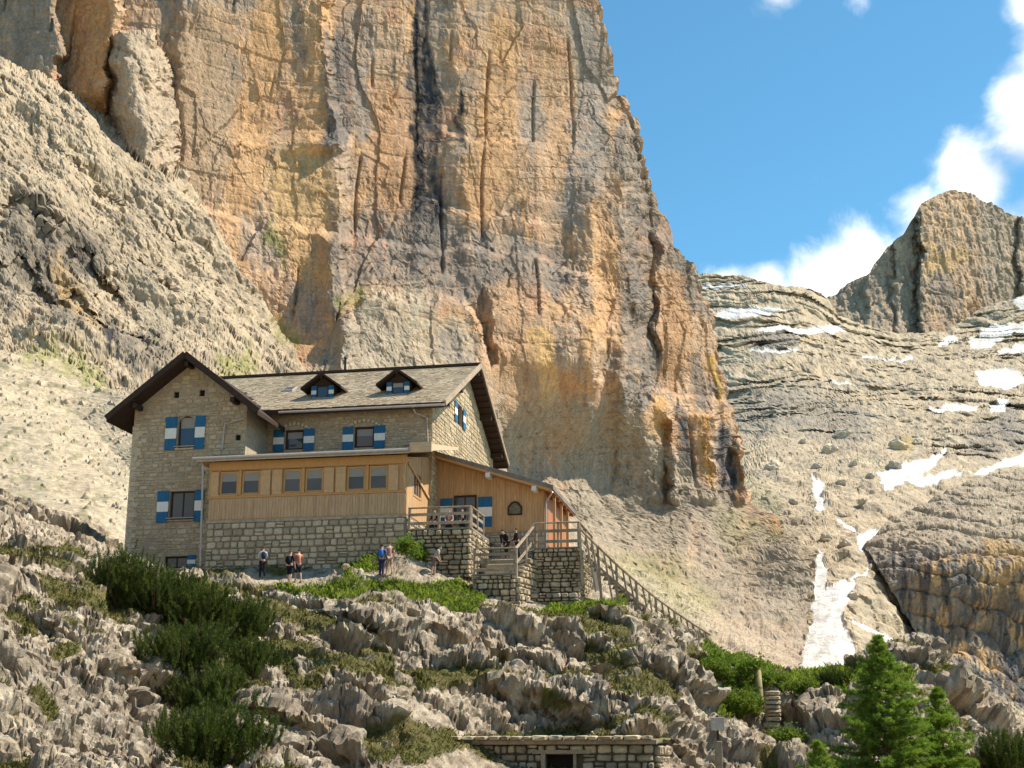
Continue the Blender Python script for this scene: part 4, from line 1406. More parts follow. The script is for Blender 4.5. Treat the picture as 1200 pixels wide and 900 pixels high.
# main house body
mw_holes = [(-9.15, -7.95, 5.15, 6.40), (-4.70, -3.45, 5.10, 6.40)]
mb = MB()
wall_panel(mb, -10.3, .2, 5.0, -3.2, 7.85, mw_holes)
mb.add([(-17.4, 23, -3.2), (.2, 23, -3.2), (.2, 23, 7.85), (-17.4, 23, 7.85)], [(3, 2, 1, 0)])
mb.add([(-17.4, 5, -3.2), (-17.4, 23, -3.2), (-17.4, 23, 7.85), (-17.4, 14, 12.35), (-17.4, 5, 7.85)], [(4, 3, 2, 1, 0)])
MW = mb.build('main_wall', M_WALL, HUT)
# right gable wall with its window, drawn in its own plane: wall x -> hut y, outwards -> hut +x
GM = Matrix(((0, -1, 0, 0), (1, 0, 0, 0), (0, 0, 1, 0), (0, 0, 0, 1)))
mb = MB()
gh = [(11.3, 12.9, 7.95, 9.35)]
wall_panel(mb, 5, 23, -.2, -3.2, 7.85, [], M=GM)
wall_panel(mb, 8.2, 19.8, -.2, 7.85, 9.45, gh, M=GM)
for tri in ([(5, 7.85), (8.2, 7.85), (8.2, 9.45)], [(19.8, 7.85), (23, 7.85), (19.8, 9.45)], [(8.2, 9.45), (19.8, 9.45), (14, 12.35)]):
    mb.add([tuple(GM @ Vector((a, -.2, b))) for a, b in tri], [(0, 1, 2)])
GW = mb.build('gable_wall', M_WALL, HUT)
stone_facing('stone_facing', GW, 5.02, 22.9, -.203, -.2, 12.2, .30, .55, 5, top=lambda y: 7.85 + .5 * min(y - 5, 23 - y) - .05, holes=gh, base=(.47, .385, .255), M=GM)
window(GW, 11.35, 12.85, 8.0, 9.3, .0, M_DARKWOOD, 1, M=GM)
shutter(GW, 10.55, 11.25, -.26, 7.9, 9.3, M=GM)
shutter(GW, 12.95, 13.65, -.26, 7.9, 9.3, M=GM)
stone_facing('stone_facing', MW, -10.28, .18, 4.997, 4.3, 7.8, .20, .42, 3, holes=[(h[0] - .05, h[1] + .05, h[2] - .05, h[3] + .28) for h in mw_holes])
for i, h in enumerate(mw_holes):
    window(MW, h[0] + .02, h[1] - .02, h[2] + .02, h[3] - .02, 5.16, M_DARKWOOD, 0, True, fw=.1)
    shutter(MW, h[0] - .72, h[0] - .04, 4.94, h[2] - .12, h[3] + .02)
    shutter(MW, h[1] + .04, h[1] + .72, 4.94, h[2] - .12, h[3] + .02)
    lint = MB()
    c = (h[0] + h[1]) / 2
    for k in range(9):
        t = math.pi * (.16 + .68 * k / 8)
        lint.bar((c + 1.0 * math.cos(t), 4.95, h[3] - .35 + .62 * math.sin(t)), (c + 1.16 * math.cos(t), 4.95, h[3] - .35 + .82 * math.sin(t)), .17, .1, up=(0, 1, 0))
    lint.build('lintel_arch', M_STONE, MW)

# tower with its gable to the front
TX0, TX1, TY = -17.5, -10.3, 1.5
TC, TRZ, TEZ, TSL = -13.95, 10.28, 6.55, 3.72 / 4.75
tholes = [(-14.62, -13.55, 4.75, 6.72), (-14.85, -13.30, .42, 2.12), (-14.95, -13.55, -2.45, -1.75), (-15.05, -14.7, 7.85, 8.25), (-13.4, -13.05, 7.88, 8.28), (-10.95, -10.62, 5.05, 5.4)]
mb = MB()


def tower_top(x):
    return TRZ - .30 - TSL * abs(x - TC)


wall_panel(mb, TX0, TX1, TY, -4.2, 7.0, [h for h in tholes if h[3] < 7.0])
wall_panel(mb, -16.0, -11.9, TY, 7.0, tower_top(-16.0), [h for h in tholes if h[3] > 7.0])
zz = tower_top(-16.0)
mb.add([(x, TY, z) for x, z in [(TX0, 7.0), (-16.0, 7.0), (-16.0, zz), (TX0, tower_top(TX0))]], [(0, 1, 2, 3)])
mb.add([(x, TY, z) for x, z in [(-11.9, 7.0), (TX1, 7.0), (TX1, tower_top(TX1)), (-11.9, tower_top(-11.9))]], [(0, 1, 2, 3)])
mb.add([(x, TY, z) for x, z in [(-16.0, zz), (-11.9, zz), (-11.9, tower_top(-11.9)), (TC, tower_top(TC))]], [(0, 1, 2, 3)])
mb.add([(TX0, TY, -4.2), (TX0, 14, -4.2), (TX0, 14, tower_top(TX0)), (TX0, TY, tower_top(TX0))], [(0, 3, 2, 1)][::-1])
mb.add([(TX1, TY, -4.2), (TX1, 8, -4.2), (TX1, 8, tower_top(TX1)), (TX1, TY, tower_top(TX1))], [(0, 1, 2, 3)])
mb.box(TX0 + .02, TX1 - .02, TY + .30, TY + .34, -4.1, 6.9)
TW = mb.build('tower_wall', M_WALL, HUT)
stone_facing('stone_facing', TW, TX0 + .02, TX1 - .02, TY - .003, -4.1, 10.2, .235, .46, 9, top=tower_top, holes=[(h[0] - .04, h[1] + .04, h[2] - .04, h[3] + .04) for h in tholes], base=(.45, .37, .265))
qs = MB()
for k in range(34):                                            # corner stones
    z = -4.0 + k * .31
    if z > 6.2:
        break
    wq = .62 if k % 2 else .38
    qs.box(TX0 - .045, TX0 + wq, TY - .05, TY + (1.0 - wq), z, z + .285)
qs.build('corner_stones', M_STONE, TW, bevel=.015)['kind'] = 'stuff'
window(TW, -14.6, -13.57, 4.78, 6.70, TY + .16, M_DARKWOOD, 0, True, arch=True)
window(TW, -14.82, -13.33, .45, 2.10, TY + .16, M_DARKWOOD, 1)
window(TW, -14.93, -13.57, -2.43, -1.77, TY + .16, M_DARKWOOD, 1)
for h in tholes[3:]:
    MB().add([(h[0], TY + .2, h[2]), (h[1], TY + .2, h[2]), (h[1], TY + .2, h[3]), (h[0], TY + .2, h[3])], [(0, 1, 2, 3)]).build('vent', M_DARK, TW)
shutter(TW, -15.40, -14.68, TY - .06, 4.62, 6.66)
shutter(TW, -13.50, -12.88, TY - .06, 4.62, 6.66)
shutter(TW, -15.62, -14.90, TY - .06, .25, 2.15)
shutter(TW, -13.25, -12.70, TY - .06, .25, 2.15)
shutter(TW, -13.50, -12.98, TY - .06, -2.5, -1.72)
for (a, b, z) in ((-14.75, -13.45, 4.68), (-14.95, -13.2, .36)):
    MB().tube([(a, TY - .2, z + .12), (b, TY - .2, z + .12)], .03).build('sill_rail', M_METAL, TW)
    MB().box(a + .05, b - .05, TY - .16, TY + .14, z - .06, z + .02).build('sill', M_STONE, TW)

# tower roof: two slopes, purlin ends, dark boards
mb = MB()
tk = .26
xe = 4.78
for sgn in (-1, 1):
    poly = [(TC, TRZ), (TC + sgn * xe, TRZ - TSL * xe), (TC + sgn * xe, TRZ - TSL * xe - tk), (TC, TRZ - tk * 1.2)]
    mb.prism(poly, 'y', .35, 13 if sgn < 0 else 9.0)
TR = mb.build('tower_roof', M_DARKWOOD, HUT)
b = MB()
for sgn in (-1, 1):
    b.bar((TC, .30, TRZ - .02), (TC + sgn * (xe + .02), .30, TRZ - TSL * (xe + .02) - .02), .09, .34, up=(0, 0, 1))
b.build('barge_board', M_DARKWOOD, TR)
for x in (-17.1, -13.95, -10.9):
    z = TRZ - .30 - TSL * abs(x - TC) - .22
    MB().box(x - .13, x + .13, .55, 1.6, z - .16, z + .12).build('purlin', M_DARKWOOD, TR)


def shingles(name, parent, x0, x1, y0, y1, zf, clip=None, seed=1, ex=.27, w=.24):
    """Rows of overlapping wooden shingles on a slope rising towards +y (zf gives the roof plane)."""
    rnd = random.Random(seed)
    V, Fc, T = [], [], []
    n = int((y1 - y0) / ex)
    for r in range(n):
        ya, yb = y0 + r * ex, y0 + r * ex + ex * 1.25
        x = x0 - rnd.random() * w
        while x < x1:
            ww = w * rnd.uniform(.6, 1.35)
            a, b = max(x, x0), min(x + ww - .008, x1)
            x += ww
            if b - a < .04 or (clip and not clip((a + b) / 2, ya)):
                continue
            lift = .045 + rnd.uniform(-.012, .018)
            yo = rnd.uniform(-.03, .03)
            k = len(V)
            V += [(a, ya + yo, zf(ya + yo) + lift), (b, ya + yo, zf(ya + yo) + lift), (b, yb, zf(yb) + .008), (a, yb, zf(yb) + .008), (a, ya + yo, zf(ya + yo) + lift - .03), (b, ya + yo, zf(ya + yo) + lift - .03)]
            Fc += [(k, k + 1, k + 2, k + 3), (k + 4, k + 5, k + 1, k)]
            t = rnd.uniform(.92, 1.07)
            wv = rnd.uniform(-.05, .05)
            T += [(.47 * t * (1 + wv * .5), .395 * t, .28 * t * (1 - wv * .5), 1)] * 6
    o = raw_mesh(name, V, Fc, M_SHINGLE, parent)
    at_ = o.data.attributes.new('tint', 'FLOAT_COLOR', 'POINT')
    at_.data.foreach_set('color', np.array(T, np.float32).ravel())
    o['kind'] = 'stuff'
    return o


# main roof
RX0, RX1, YR, YB = -18.2, 1.15, 14.3, 24.0
ZR = roof_z(YR)
mb = MB()
mb.prism([(YE, ZE), (YR, ZR), (YB, ZR - SL * (YB - YR)), (YB, ZR - SL * (YB - YR) - .3), (YR, ZR - .32), (YE, ZE - .26)], 'x', RX0, RX1)
MR = mb.build('main_roof', M_DARKWOOD, HUT)
shingles('shingles', MR, -17.5, RX1 - .02, YE + .02, YR, roof_z, clip=lambda x, y: not (x < TC + 4.75 and roof_z(y) < TRZ - TSL * abs(x - TC)), seed=4)
MB().bar((RX0, YR, ZR + .10), (RX1 + .03, YR, ZR + .10), .34, .16).build('ridge_cap', M_DARKWOOD, MR)
MB().bar((RX1 + .03, YE - .02, ZE - .06), (RX1 + .03, YR, ZR + .0), .10, .34).build('barge_board', M_GREYWOOD, MR)
MB().bar((RX1 + .03, YR, ZR - .02), (RX1 + .03, YB + .02, ZR - SL * (YB - YR) - .04), .10, .30).build('barge_board', M_GREYWOOD, MR)
for yy_ in (6.0, 9.5, 14.3, 18.5, 22.3):                         # purlins under the gable overhang
    z = (roof_z(yy_) if yy_ <= YR else ZR - SL * (yy_ - YR)) - .52
    MB().box(-.3, RX1 - .12, yy_ - .14, yy_ + .14, z - .18, z + .18).build('purlin', M_DARKWOOD, MR)
for k in range(16):                                             # soffit battens
    yy_ = YR + .5 + k * .6
    z = ZR - SL * (yy_ - YR) - .37
    MB().box(.22, RX1 - .05, yy_ - .05, yy_ + .05, z - .06, z + .04).build('soffit_batten', M_DARKWOOD, MR)
g = MB().tube([(-9.3, YE - .1, ZE - .18), (RX1, YE - .1, ZE - .18)], .075)
g.build('gutter', M_METAL, MR)
MB().box(-9.4, RX1 - .02, YE - .015, YE + .05, ZE - .33, ZE - .02).build('fascia', M_DARKWOOD, MR)
g = MB().tube([(-.85, YE - .05, ZE - .2), (-.75, 4.6, ZE - .5), (-.1, 4.85, 6.75), (-.02, 4.86, 5.25), (-1.6, 4.85, 5.12)], .05)
g.build('downpipe', M_METAL, HUT)
MB().tube([(-10.2, .5, 6.55), (-10.4, 1.3, 6.35), (-11.62, 1.38, 6.05), (-11.7, 1.38, 4.5)], .06).build('downpipe', M_METAL, HUT)
MB().tube([(-12.25, -.62, 3.6), (-12.1, -.3, 3.2), (-11.98, -.2, -2.6)], .06).build('downpipe', M_METAL, HUT)
# skylight and flue
sy, sz_ = 9.5, roof_z(9.5)
MB().prism([(9.1, roof_z(9.1) + .02), (10.0, roof_z(10.0) + .02), (10.0, roof_z(10.0) + .16), (9.1, roof_z(9.1) + .16)], 'x', -11.05, -10.3).build('skylight', M_METAL, MR)
MB().add([(-10.98, 9.16, roof_z(9.16) + .166), (-10.37, 9.16, roof_z(9.16) + .166), (-10.37, 9.94, roof_z(9.94) + .166), (-10.98, 9.94, roof_z(9.94) + .166)], [(0, 1, 2, 3)]).build('skylight_pane', M_GLASS, MR)
fl = MB().tube([(-9.0, 16, roof_z(14.3) - 1.1), (-9.0, 16, ZR + 1.55)], .09).build('flue', M_IRON, MR)
MB().tube([(-9.0, 16, ZR + 1.55), (-9.0, 16, ZR + 1.72)], .17, 10, .05).build('flue_cap', M_IRON, fl)

# dormers
for dx in (-7.5, -2.55):
    D = empty('dormer', parent=HUT)
    yf = 6.9
    z0 = roof_z(yf) - .05
    hw, hz = .72, .90
    MB().prism([(dx - hw, z0 - .2), (dx + hw, z0 - .2), (dx + hw, z0 + hz), (dx, z0 + hz + .55), (dx - hw, z0 + hz)], 'y', yf + .12, yf + 3.2).build('cheek_wall', M_DARKWOOD, D)
    mb = MB()
    for sgn in (-1, 1):
        ex_ = hw + .62
        mb.prism([(dx, z0 + hz + .78), (dx + sgn * ex_, z0 + hz + .78 - ex_ * .72), (dx + sgn * ex_, z0 + hz + .64 - ex_ * .72), (dx, z0 + hz + .62)], 'y', yf - .35, yf + 3.6)
    mb.build('dormer_roof', M_DARKWOOD, D)
    MB().bar((dx, yf - .3, z0 + hz + .7), (dx, yf - .3, z0 + hz + .35), .09).build('king_post', M_DARKWOOD, D)
    window(D, dx - .40, dx + .40, z0 + .08, z0 + .86, yf + .05, M_DARKWOOD, 0, dx > -5)
    shutter(D, dx - .74, dx - .41, yf + .06, z0 + .02, z0 + .86)
    shutter(D, dx + .41, dx + .74, yf + .06, z0 + .02, z0 + .86)

# veranda: stone base, boarded front with three window groups, low roof
VER = empty('veranda', parent=HUT)
MB().box(-11.75, 0, 0, 5.0, -3.4, -.02).build('base_core', M_MORTAR, VER)
BW = MB().box(-11.75, -.0, -.10, -.02, -3.4, -.16).build('base_wall', M_MORTAR, VER)
stone_wall(BW, -11.72, .02, -.14, -3.35, -.18, .37, .50, M_STONE, 21, depth=.16, gap=.022, jit=.25)
BR = MB().box(.0, .10, -.08, 5.0, -3.2, -.16).build('base_side', M_MORTAR, VER)
stone_wall(BR, 0.0, 5.0, -.12, -3.1, -.18, .37, .52, M_STONE, 22, depth=.16, gap=.022, M=Matrix(((0, -1, 0, 0), (1, 0, 0, 0), (0, 0, 1, 0), (0, 0, 0, 1))), jit=.25)
MB().box(-11.8, .06, -.16, .02, -.16, -.02).build('sill_beam', M_GREYWOOD, VER)
groups = [(-11.15, -8.65), (-7.30, -4.85), (-3.50, -1.05)]
vh = []
for a, b in groups:
    vh.append((a, b, 1.42, 2.90))
mb = MB()
wall_panel(mb, -11.75, 0, .0, -.02, 3.3, vh, .10)
mb.add([(0, 0, -.02), (0, 6.3, -.02), (0, 6.3, 4.6), (0, 0, 3.3)], [(0, 1, 2, 3)])
mb.box(-11.7, -.05, .5, .55, -.02, 3.2)
VW = mb.build('veranda_wall', M_LARCH, VER)
# upright boards under the windows and between them (narrow, joined)
rnd = random.Random(3)
bd, bd2 = MB(), MB()
x = -11.74
while x < -.05:
    w_ = min(rnd.uniform(.15, .21), -.01 - x)
    bd.box(x, x + w_ - .012, -.035 - rnd.uniform(0, .008), -.003, .06, 1.26)
    x += w_
bo = bd.build('board_panel', M_LARCH_GREY, VER)
bo['kind'] = 'stuff'
x = .02
bd = MB()
while x < 6.2:
    w_ = rnd.uniform(.15, .21)
    if not (1.3 < x < 3.3):
        bd.box(.003, .035 + rnd.uniform(0, .008), x, x + w_ - .012, .06, 3.25 + x * .2)
    else:
        bd.box(.003, .035, x, x + w_ - .012, .06, 1.3)
    x += w_
bd.build('board_panel', M_LARCH, VER)['kind'] = 'stuff'
MB().box(-11.8, .05, -.07, -.002, 1.28, 1.40).build('rail_board', M_FRAME, VER)
MB().box(-11.8, .05, -.06, -.002, -.02, .05).build('rail_board', M_LARCH, VER)
MB().box(-11.8, .05, -.09, -.003, 2.93, 3.42).build('fascia_board', M_FRAME, VER)
for x in (-11.78, -.16):
    MB().box(x, x + .16, -.075, -.002, 1.41, 2.92).build('corner_post', M_LARCH, VER)
for gi, (a, b) in enumerate(groups):
    m_ = (a + b) / 2
    for (p, q) in ((a, m_ - .09), (m_ + .09, b)):
        window(VW, p + .02, q - .02, 1.47, 2.86, .02, M_FRAME, 0, True, fw=.11)
        MB().box(p - .02, q + .02, -.10, .0, 1.40, 1.465).build('window_sill', M_FRAME, VW)
    MB().box(m_ - .085, m_ + .085, -.05, .04, 1.43, 2.9).build('mullion_post', M_FRAME, VW)
    shutter(VER, a - .62 if gi else a - .5, a - .03, -.055, 1.40, 2.84, 'wood')
    shutter(VER, b + .03, b + .62, -.055, 1.40, 2.84, 'wood')
# side window of the veranda and its slanting handrail
SM = Matrix(((0, -1, 0, 0), (1, 0, 0, 0), (0, 0, 1, 0), (0, 0, 0, 1)))
window(VER, 1.45, 3.25, 1.35, 2.85, -.05, M_FRAME, 2, False, fw=.12, M=SM)
MB().bar((.1, .15, 3.0), (.1, 6.0, 1.55), .06, .16).build('slanting_board', M_LARCH, VER)
# roof
mb = MB()
mb.prism([(-.62, 3.52), (5.0, 4.86), (5.0, 4.98), (-.62, 3.66)], 'x', -12.4, .35)
VR = mb.build('veranda_roof', M_FLAT_ROOF, VER)
MB().tube([(-12.6, -.70, 3.56), (.3, -.70, 3.56)], .085).build('gutter', M_METAL, VR)
MB().box(-12.4, .34, -.63, -.57, 3.38, 3.64).build('fascia', M_METAL, VR)
MB().box(.352, 1.62, -.66, -.46, 3.42, 3.98).build('end_fascia', M_PALEWOOD, VR)
MB().prism([(-.455, 3.50), (6.1, 4.95), (6.1, 5.1), (-.455, 3.9)], 'x', .36, 1.58).build('end_roof', M_PALEWOOD, VR)
MB().box(-12.45, -11.8, -.5, 1.4, 3.40, 3.50).build('soffit', M_LARCH, VR)

# boarded annex on the right with a lean-to roof falling to the right
AN = empty('annex', parent=HUT)


def an_z(x):
    return 4.62 - .325 * x


AY = 6.3
MB().prism([(.05, -2.2), (6.85, -2.2), (6.85, an_z(6.85) - .1), (.05, an_z(.05) - .1)], 'y', AY, 14.5).build('annex_wall', M_LARCH, AN)
bd = MB()
x = .1
while x < 6.82:
    w_ = min(rnd.uniform(.14, .20), 6.84 - x)
    zt = min(an_z(x), an_z(x + w_)) - .12
    if not (1.28 < x + w_ / 2 < 2.72):
        bd.box(x, x + w_ - .012, AY - .035 - rnd.uniform(0, .008), AY - .003, -.15, zt)
    else:
        bd.box(x, x + w_ - .012, AY - .03, AY - .003, 2.2, zt)
    x += w_
bd.build('board_panel', M_LARCH, AN)['kind'] = 'stuff'
MB().box(.0, 6.9, AY - .16, AY - .001, -2.2, -.16).build('stone_plinth', M_MORTAR, AN)
stone_facing('stone_facing', AN, .02, 6.88, AY - .163, -2.1, -.2, .26, .4, 77)
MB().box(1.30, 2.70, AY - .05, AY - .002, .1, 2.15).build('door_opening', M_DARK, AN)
window(AN, 1.32, 2.68, .3, 2.1, AY - .12, M_DARKWOOD, 1)
shutter(AN, .45, 1.22, AY - .04, .25, 2.0)
shutter(AN, 2.80, 3.66, AY - .04, .20, 2.02)
nc = MB().prism([(4.62, .85), (5.5, .85), (5.5, 1.35), (5.28, 1.62), (5.06, 1.70), (4.84, 1.62), (4.62, 1.35)], 'y', AY - .12, AY - .04).build('wall_niche', M_DARKWOOD, AN)
MB().prism([(4.72, .93), (5.4, .93), (5.4, 1.3), (5.2, 1.52), (5.06, 1.58), (4.92, 1.52), (4.72, 1.3)], 'y', AY - .135, AY - .121).build('niche_panel', surf('niche_relief', (.16, .14, .09), .8, .5, 9), nc)
AR = MB().prism([(-.1, an_z(-.1)), (7.5, an_z(7.5)), (7.5, an_z(7.5) + .26), (-.1, an_z(-.1) + .26)], 'y', AY - .85, 14.8).build('annex_roof', M_ROOFEDGE, AN)
MB().prism([(-.1, an_z(-.1) - .14), (7.4, an_z(7.4) - .14), (7.4, an_z(7.4) - .004), (-.1, an_z(-.1) - .004)], 'y', AY - .84, AY - .2).build('rake_beam', M_FRAME, AR)
MB().prism([(.0, an_z(.0) - .1), (7.45, an_z(7.45) - .1), (7.45, an_z(7.45) - .003), (.0, an_z(.0) - .003)], 'y', AY - .15, 14.7).build('soffit', M_REDWOOD, AR)
for x in (3.55, 6.35):
    MB().box(x - .13, x + .13, AY - .95, AY - .05, an_z(x) - .42, an_z(x) - .145).build('purlin', M_WHITE if x > 0 else M_GREYWOOD, AR)
for k in range(6):
    y = 7.0 + k * 1.4
    MB().bar((6.9, y, an_z(6.9) - .2), (7.42, y, an_z(7.42) - .2), .10, .14).build('rafter', M_REDWOOD, AR)
for y in (7.2, 9.8, 12.4):
    MB().box(7.2, 7.36, y - .08, y + .08, -2.2, an_z(7.3) - .15).build('porch_post', M_LARCH, AN)
MB().box(6.853, 6.9, AY + .05, 14.4, -.9, an_z(6.9) - .12).build('porch_wall', M_REDWOOD, AN)
MB().tube([(7.45, AY - .7, an_z(7.45) - .15), (7.1, AY - .3, an_z(7.45) - .5), (6.95, AY - .12, an_z(7.0) - .8), (6.95, AY - .12, -1.6)], .055).build('downpipe', M_METAL, AN)

# ------------------------------------------------------------------ places on the ground
def ground_tree():
    me = bpy.data.objects['ground'].data
    n = len(me.vertices)
    co = np.empty(n * 3, np.float32)
    me.vertices.foreach_get('co', co)
    lp = np.empty(len(me.loops), np.int32)
    me.loops.foreach_get('vertex_index', lp)
    return BVHTree.FromPolygons(co.reshape(-1, 3).tolist(), lp.reshape(-1, 4).tolist())


GT = ground_tree()


def hit(px, py):
    d = Vector(at(px, py, 100.0)) - Vector((0, 0, CAM_Z))
    h = GT.ray_cast(Vector((0, 0, CAM_Z)) + d * .3, d.normalized())
    return h[0]


def gz(x, y, default=0.0):
    h = GT.ray_cast(Vector((x, y, 80)), Vector((0, 0, -1)))
    return h[0].z if h[0] else default


def hl(x, y, z):
    """Hut-local point in world coordinates."""
    return Vector(hut(-x, y, z))


# ------------------------------------------------------------------ terraces, walls, railings (placed in the hut's axes)
def hthing(name, x, y, z, label, cat, group=None):
    e = empty(name, hl(x, y, z), -TH)
    tag(e, label, cat, group)
    return e


def off(mb, x, y, z):
    mb.v = [(a - x, b - y, c - z) for a, b, c in mb.v]
    return mb


def RZ(deg, x=0, y=0, z=0):
    return Matrix.Translation((x, y, z)) @ Matrix.Rotation(R(deg), 4, 'Z')


# upper terrace beside the veranda
W = hthing('retaining_wall', 0, 0, -3.6, 'dry stone retaining wall under the upper terrace beside the veranda', 'wall')
MB().box(.12, 3.7, .1, 6.0, 0, 2.68).build('wall_core', M_JOINT, W)
MB().box(.12, 3.82, -.06, 6.05, 2.682, 2.78).build('paving', M_MORTAR, W)
stone_wall(W, .14, 3.8, .0, .0, 2.68, .34, .46, M_RUBBLE, 31, depth=.28, gap=.02, jit=.45)
stone_wall(W, 0, 4.6, 0, .0, 2.68, .34, .46, M_RUBBLE, 32, depth=.28, gap=.02, jit=.45, M=RZ(90, 3.72, .05))


def railing(name, pts, h, label, nr=2, pw=.13, planks=True, group=None, drop=0.0, mat=M_GREYWOOD):
    """Posts, a round-edged top rail and planks along a line of hut-local foot points."""
    e = hthing(name, *pts[0], label, 'railing', group)
    o = Vector(pts[0])
    P = [Vector(p) - o for p in pts]
    for p in P:
        MB().box(p.x - pw / 2, p.x + pw / 2, p.y - pw / 2, p.y + pw / 2, p.z - drop, p.z + h - .04).build('post', mat, e, bevel=.012)
    for a, b in zip(P[:-1], P[1:]):
        up = Vector((0, 0, h))
        d = (b - a).normalized() * .07
        MB().bar(a + up - d, b + up + d, .17, .075).build('top_rail', mat, e, bevel=.015)
        for k in range(nr):
            z = Vector((0, -.09, h * (k + .55) / (nr + .35)))
            MB().bar(a + z, b + z, .04, .17).build('plank', mat, e, bevel=.008)
    return e


railing('railing', [(.25, -.02, -.82), (1.95, -.02, -.82), (3.72, -.02, -.82)], 1.16, 'weathered timber railing along the front of the upper terrace', drop=.1)
railing('railing', [(3.74, .2, -.82), (3.74, 1.7, -.82), (3.74, 3.3, -.82)], 1.16, 'short timber railing running back at the terrace corner by the blue shutter', drop=.1)

# lower landing, ramped parapet, right-hand terrace
W = hthing('retaining_wall', 4.1, -1.0, -5.6, 'pale rounded dry stone wall under the lower landing', 'wall')
MB().box(.1, 2.3, .12, 4.0, 0, 1.95).build('wall_core', M_JOINT, W)
MB().box(.0, 2.4, -.05, 3.2, 1.952, 2.03).build('paving', M_MORTAR, W)
stone_wall(W, .0, 2.4, .05, .0, 1.95, .27, .36, M_RUBBLE, 41, depth=.3, gap=.015, jit=.5)
stone_wall(W, 0, 1.8, 0, .0, 1.95, .27, .36, M_RUBBLE, 42, depth=.3, gap=.015, jit=.5, M=RZ(-90, .05, 1.8))
railing('railing', [(4.2, -.92, -3.58), (6.42, -.92, -3.58)], 1.40, 'low grey railing above the pale round stones of the landing', nr=3, drop=.5)
P0, P1 = Vector((6.5, -1.0, -5.6)), Vector((7.15, 1.5, -5.6))
ang = math.degrees(math.atan2(P1.y - P0.y, P1.x - P0.x))
ln = (P1 - P0).length
W = hthing('parapet_wall', 6.5, -1.0, -5.6, 'stone parapet climbing from the lower landing to the right-hand terrace', 'wall')
mb = MB().prism([(0, 0), (ln, 0), (ln, 3.65), (0, 1.95)], 'y', -.02, .45)
mb.v = [tuple(Matrix.Rotation(R(ang), 4, 'Z') @ Vector(p)) for p in mb.v]
mb.build('wall_core', M_JOINT, W)
stone_wall(W, 0, ln, -.08, 0, 3.6, .29, .40, M_RUBBLE, 44, depth=.28, gap=.015, jit=.45, M=RZ(ang), keep=lambda x, z: z < 1.9 + 1.7 * x / ln)
railing('railing', [(6.5, -.95, -3.65), (6.82, .25, -2.85), (7.15, 1.45, -1.95)], 1.45, 'steep weathered handrail on the climbing parapet', nr=1, drop=.4)
W = hthing('retaining_wall', 7.1, 1.2, -5.6, 'tall shaded dry stone wall under the right-hand terrace', 'wall')
MB().box(.05, 2.5, .12, 9.0, 0, 3.62).build('wall_core', M_JOINT, W)
MB().box(-3.2, -.15, .8, 5.0, 2.0, 3.3).build('middle_landing', M_MORTAR, W)
MB().box(.0, 2.6, -.06, 9.05, 3.622, 3.70).build('paving', M_MORTAR, W)
stone_wall(W, .0, 2.58, .04, .0, 3.62, .26, .38, M_RUBBLE, 51, depth=.28, gap=.015, jit=.45)
stone_wall(W, 0, 5.0, 0, .0, 3.62, .28, .42, M_RUBBLE, 52, depth=.28, gap=.015, jit=.45, M=RZ(90, 2.5, .05))
W = hthing('footing_wall', 6.9, .5, -5.9, 'low stone footing in front of the right-hand terrace wall', 'wall')
MB().box(.05, 2.7, .12, .7, 0, 1.35).build('wall_core', M_JOINT, W)
stone_wall(W, .0, 2.75, .04, .0, 1.4, .27, .40, M_RUBBLE, 53, depth=.28, gap=.015, jit=.45)
railing('railing', [(7.2, 1.25, -1.9), (8.45, 1.25, -1.9), (9.6, 1.25, -1.9)], 1.38, 'plank railing on the right-hand terrace below the porch', nr=2, drop=.1)
railing('railing', [(9.62, 1.5, -1.9), (9.62, 4.0, -1.9), (9.62, 6.5, -1.9)], 1.38, 'railing along the outer side of the right-hand terrace', nr=2, drop=.1)
# stone steps up to the middle landing
W = hthing('stone_steps', 4.3, .9, -3.6, 'few stone steps between the railed landing and the terraces', 'steps')
for k in range(4):
    MB().box(0, 1.9, .0 + k * .28, 1.4, .30 * k, .30 * (k + 1) - .01).build('step', M_STONE, W, bevel=.03)

# long stair railing going down the crest to the right
S = [Vector(at(px, py, Y)) for px, py, Y in [(679, 619, 76.8), (700, 640, 77.5), (722, 661, 78.2), (745, 681, 79.0), (768, 700, 80.0), (790, 716, 81.0), (812, 731, 82.2), (833, 744, 83.2)]]
e = empty('stair_railing', S[0])
tag(e, 'long timber handrail with leaning poles descending the crest to the right', 'railing')
for a, b in zip(S[:-1], S[1:]):
    MB().bar(a - S[0], b - S[0], .14, .09).build('top_rail', M_GREYWOOD, e, bevel=.015)
    m_ = Vector((0, 0, -.55))
    MB().bar(a - S[0] + m_, b - S[0] + m_, .05, .14).build('lower_rail', M_GREYWOOD, e)
rr_ = random.Random(5)
for i, (a, b) in enumerate(zip(S[:-1], S[1:])):
    for t in (0, .33, .66):
        p = a.lerp(b, t)
        foot = p.copy()
        foot.z = max(gz(p.x, p.y, p.z - 1.2) - .1, p.z - 3.2)
        foot.z = min(foot.z, p.z - 1.0)
        foot.x += .25 * (p.z - foot.z) * (.6 if t else .15) + rr_.uniform(-.05, .05)
        foot.y -= .1 * (p.z - foot.z)
        MB().bar(p - S[0], foot - S[0], .09 if t else .13).build('pole', M_GREYWOOD, e)
st_ = empty('stairs', S[0] + Vector((0, .6, -1.2)))
tag(st_, 'rough timber stair flight behind the long sloping handrail', 'stairs')
for i, (a, b) in enumerate(zip(S[:5], S[1:6])):
    for t in (0, .25, .5, .75):
        p = a.lerp(b, t) - S[0]
        MB().box(p.x - .16, p.x + .22, p.y - .5, p.y + .7, p.z - .06, p.z).build('tread', M_GREYWOOD, st_)
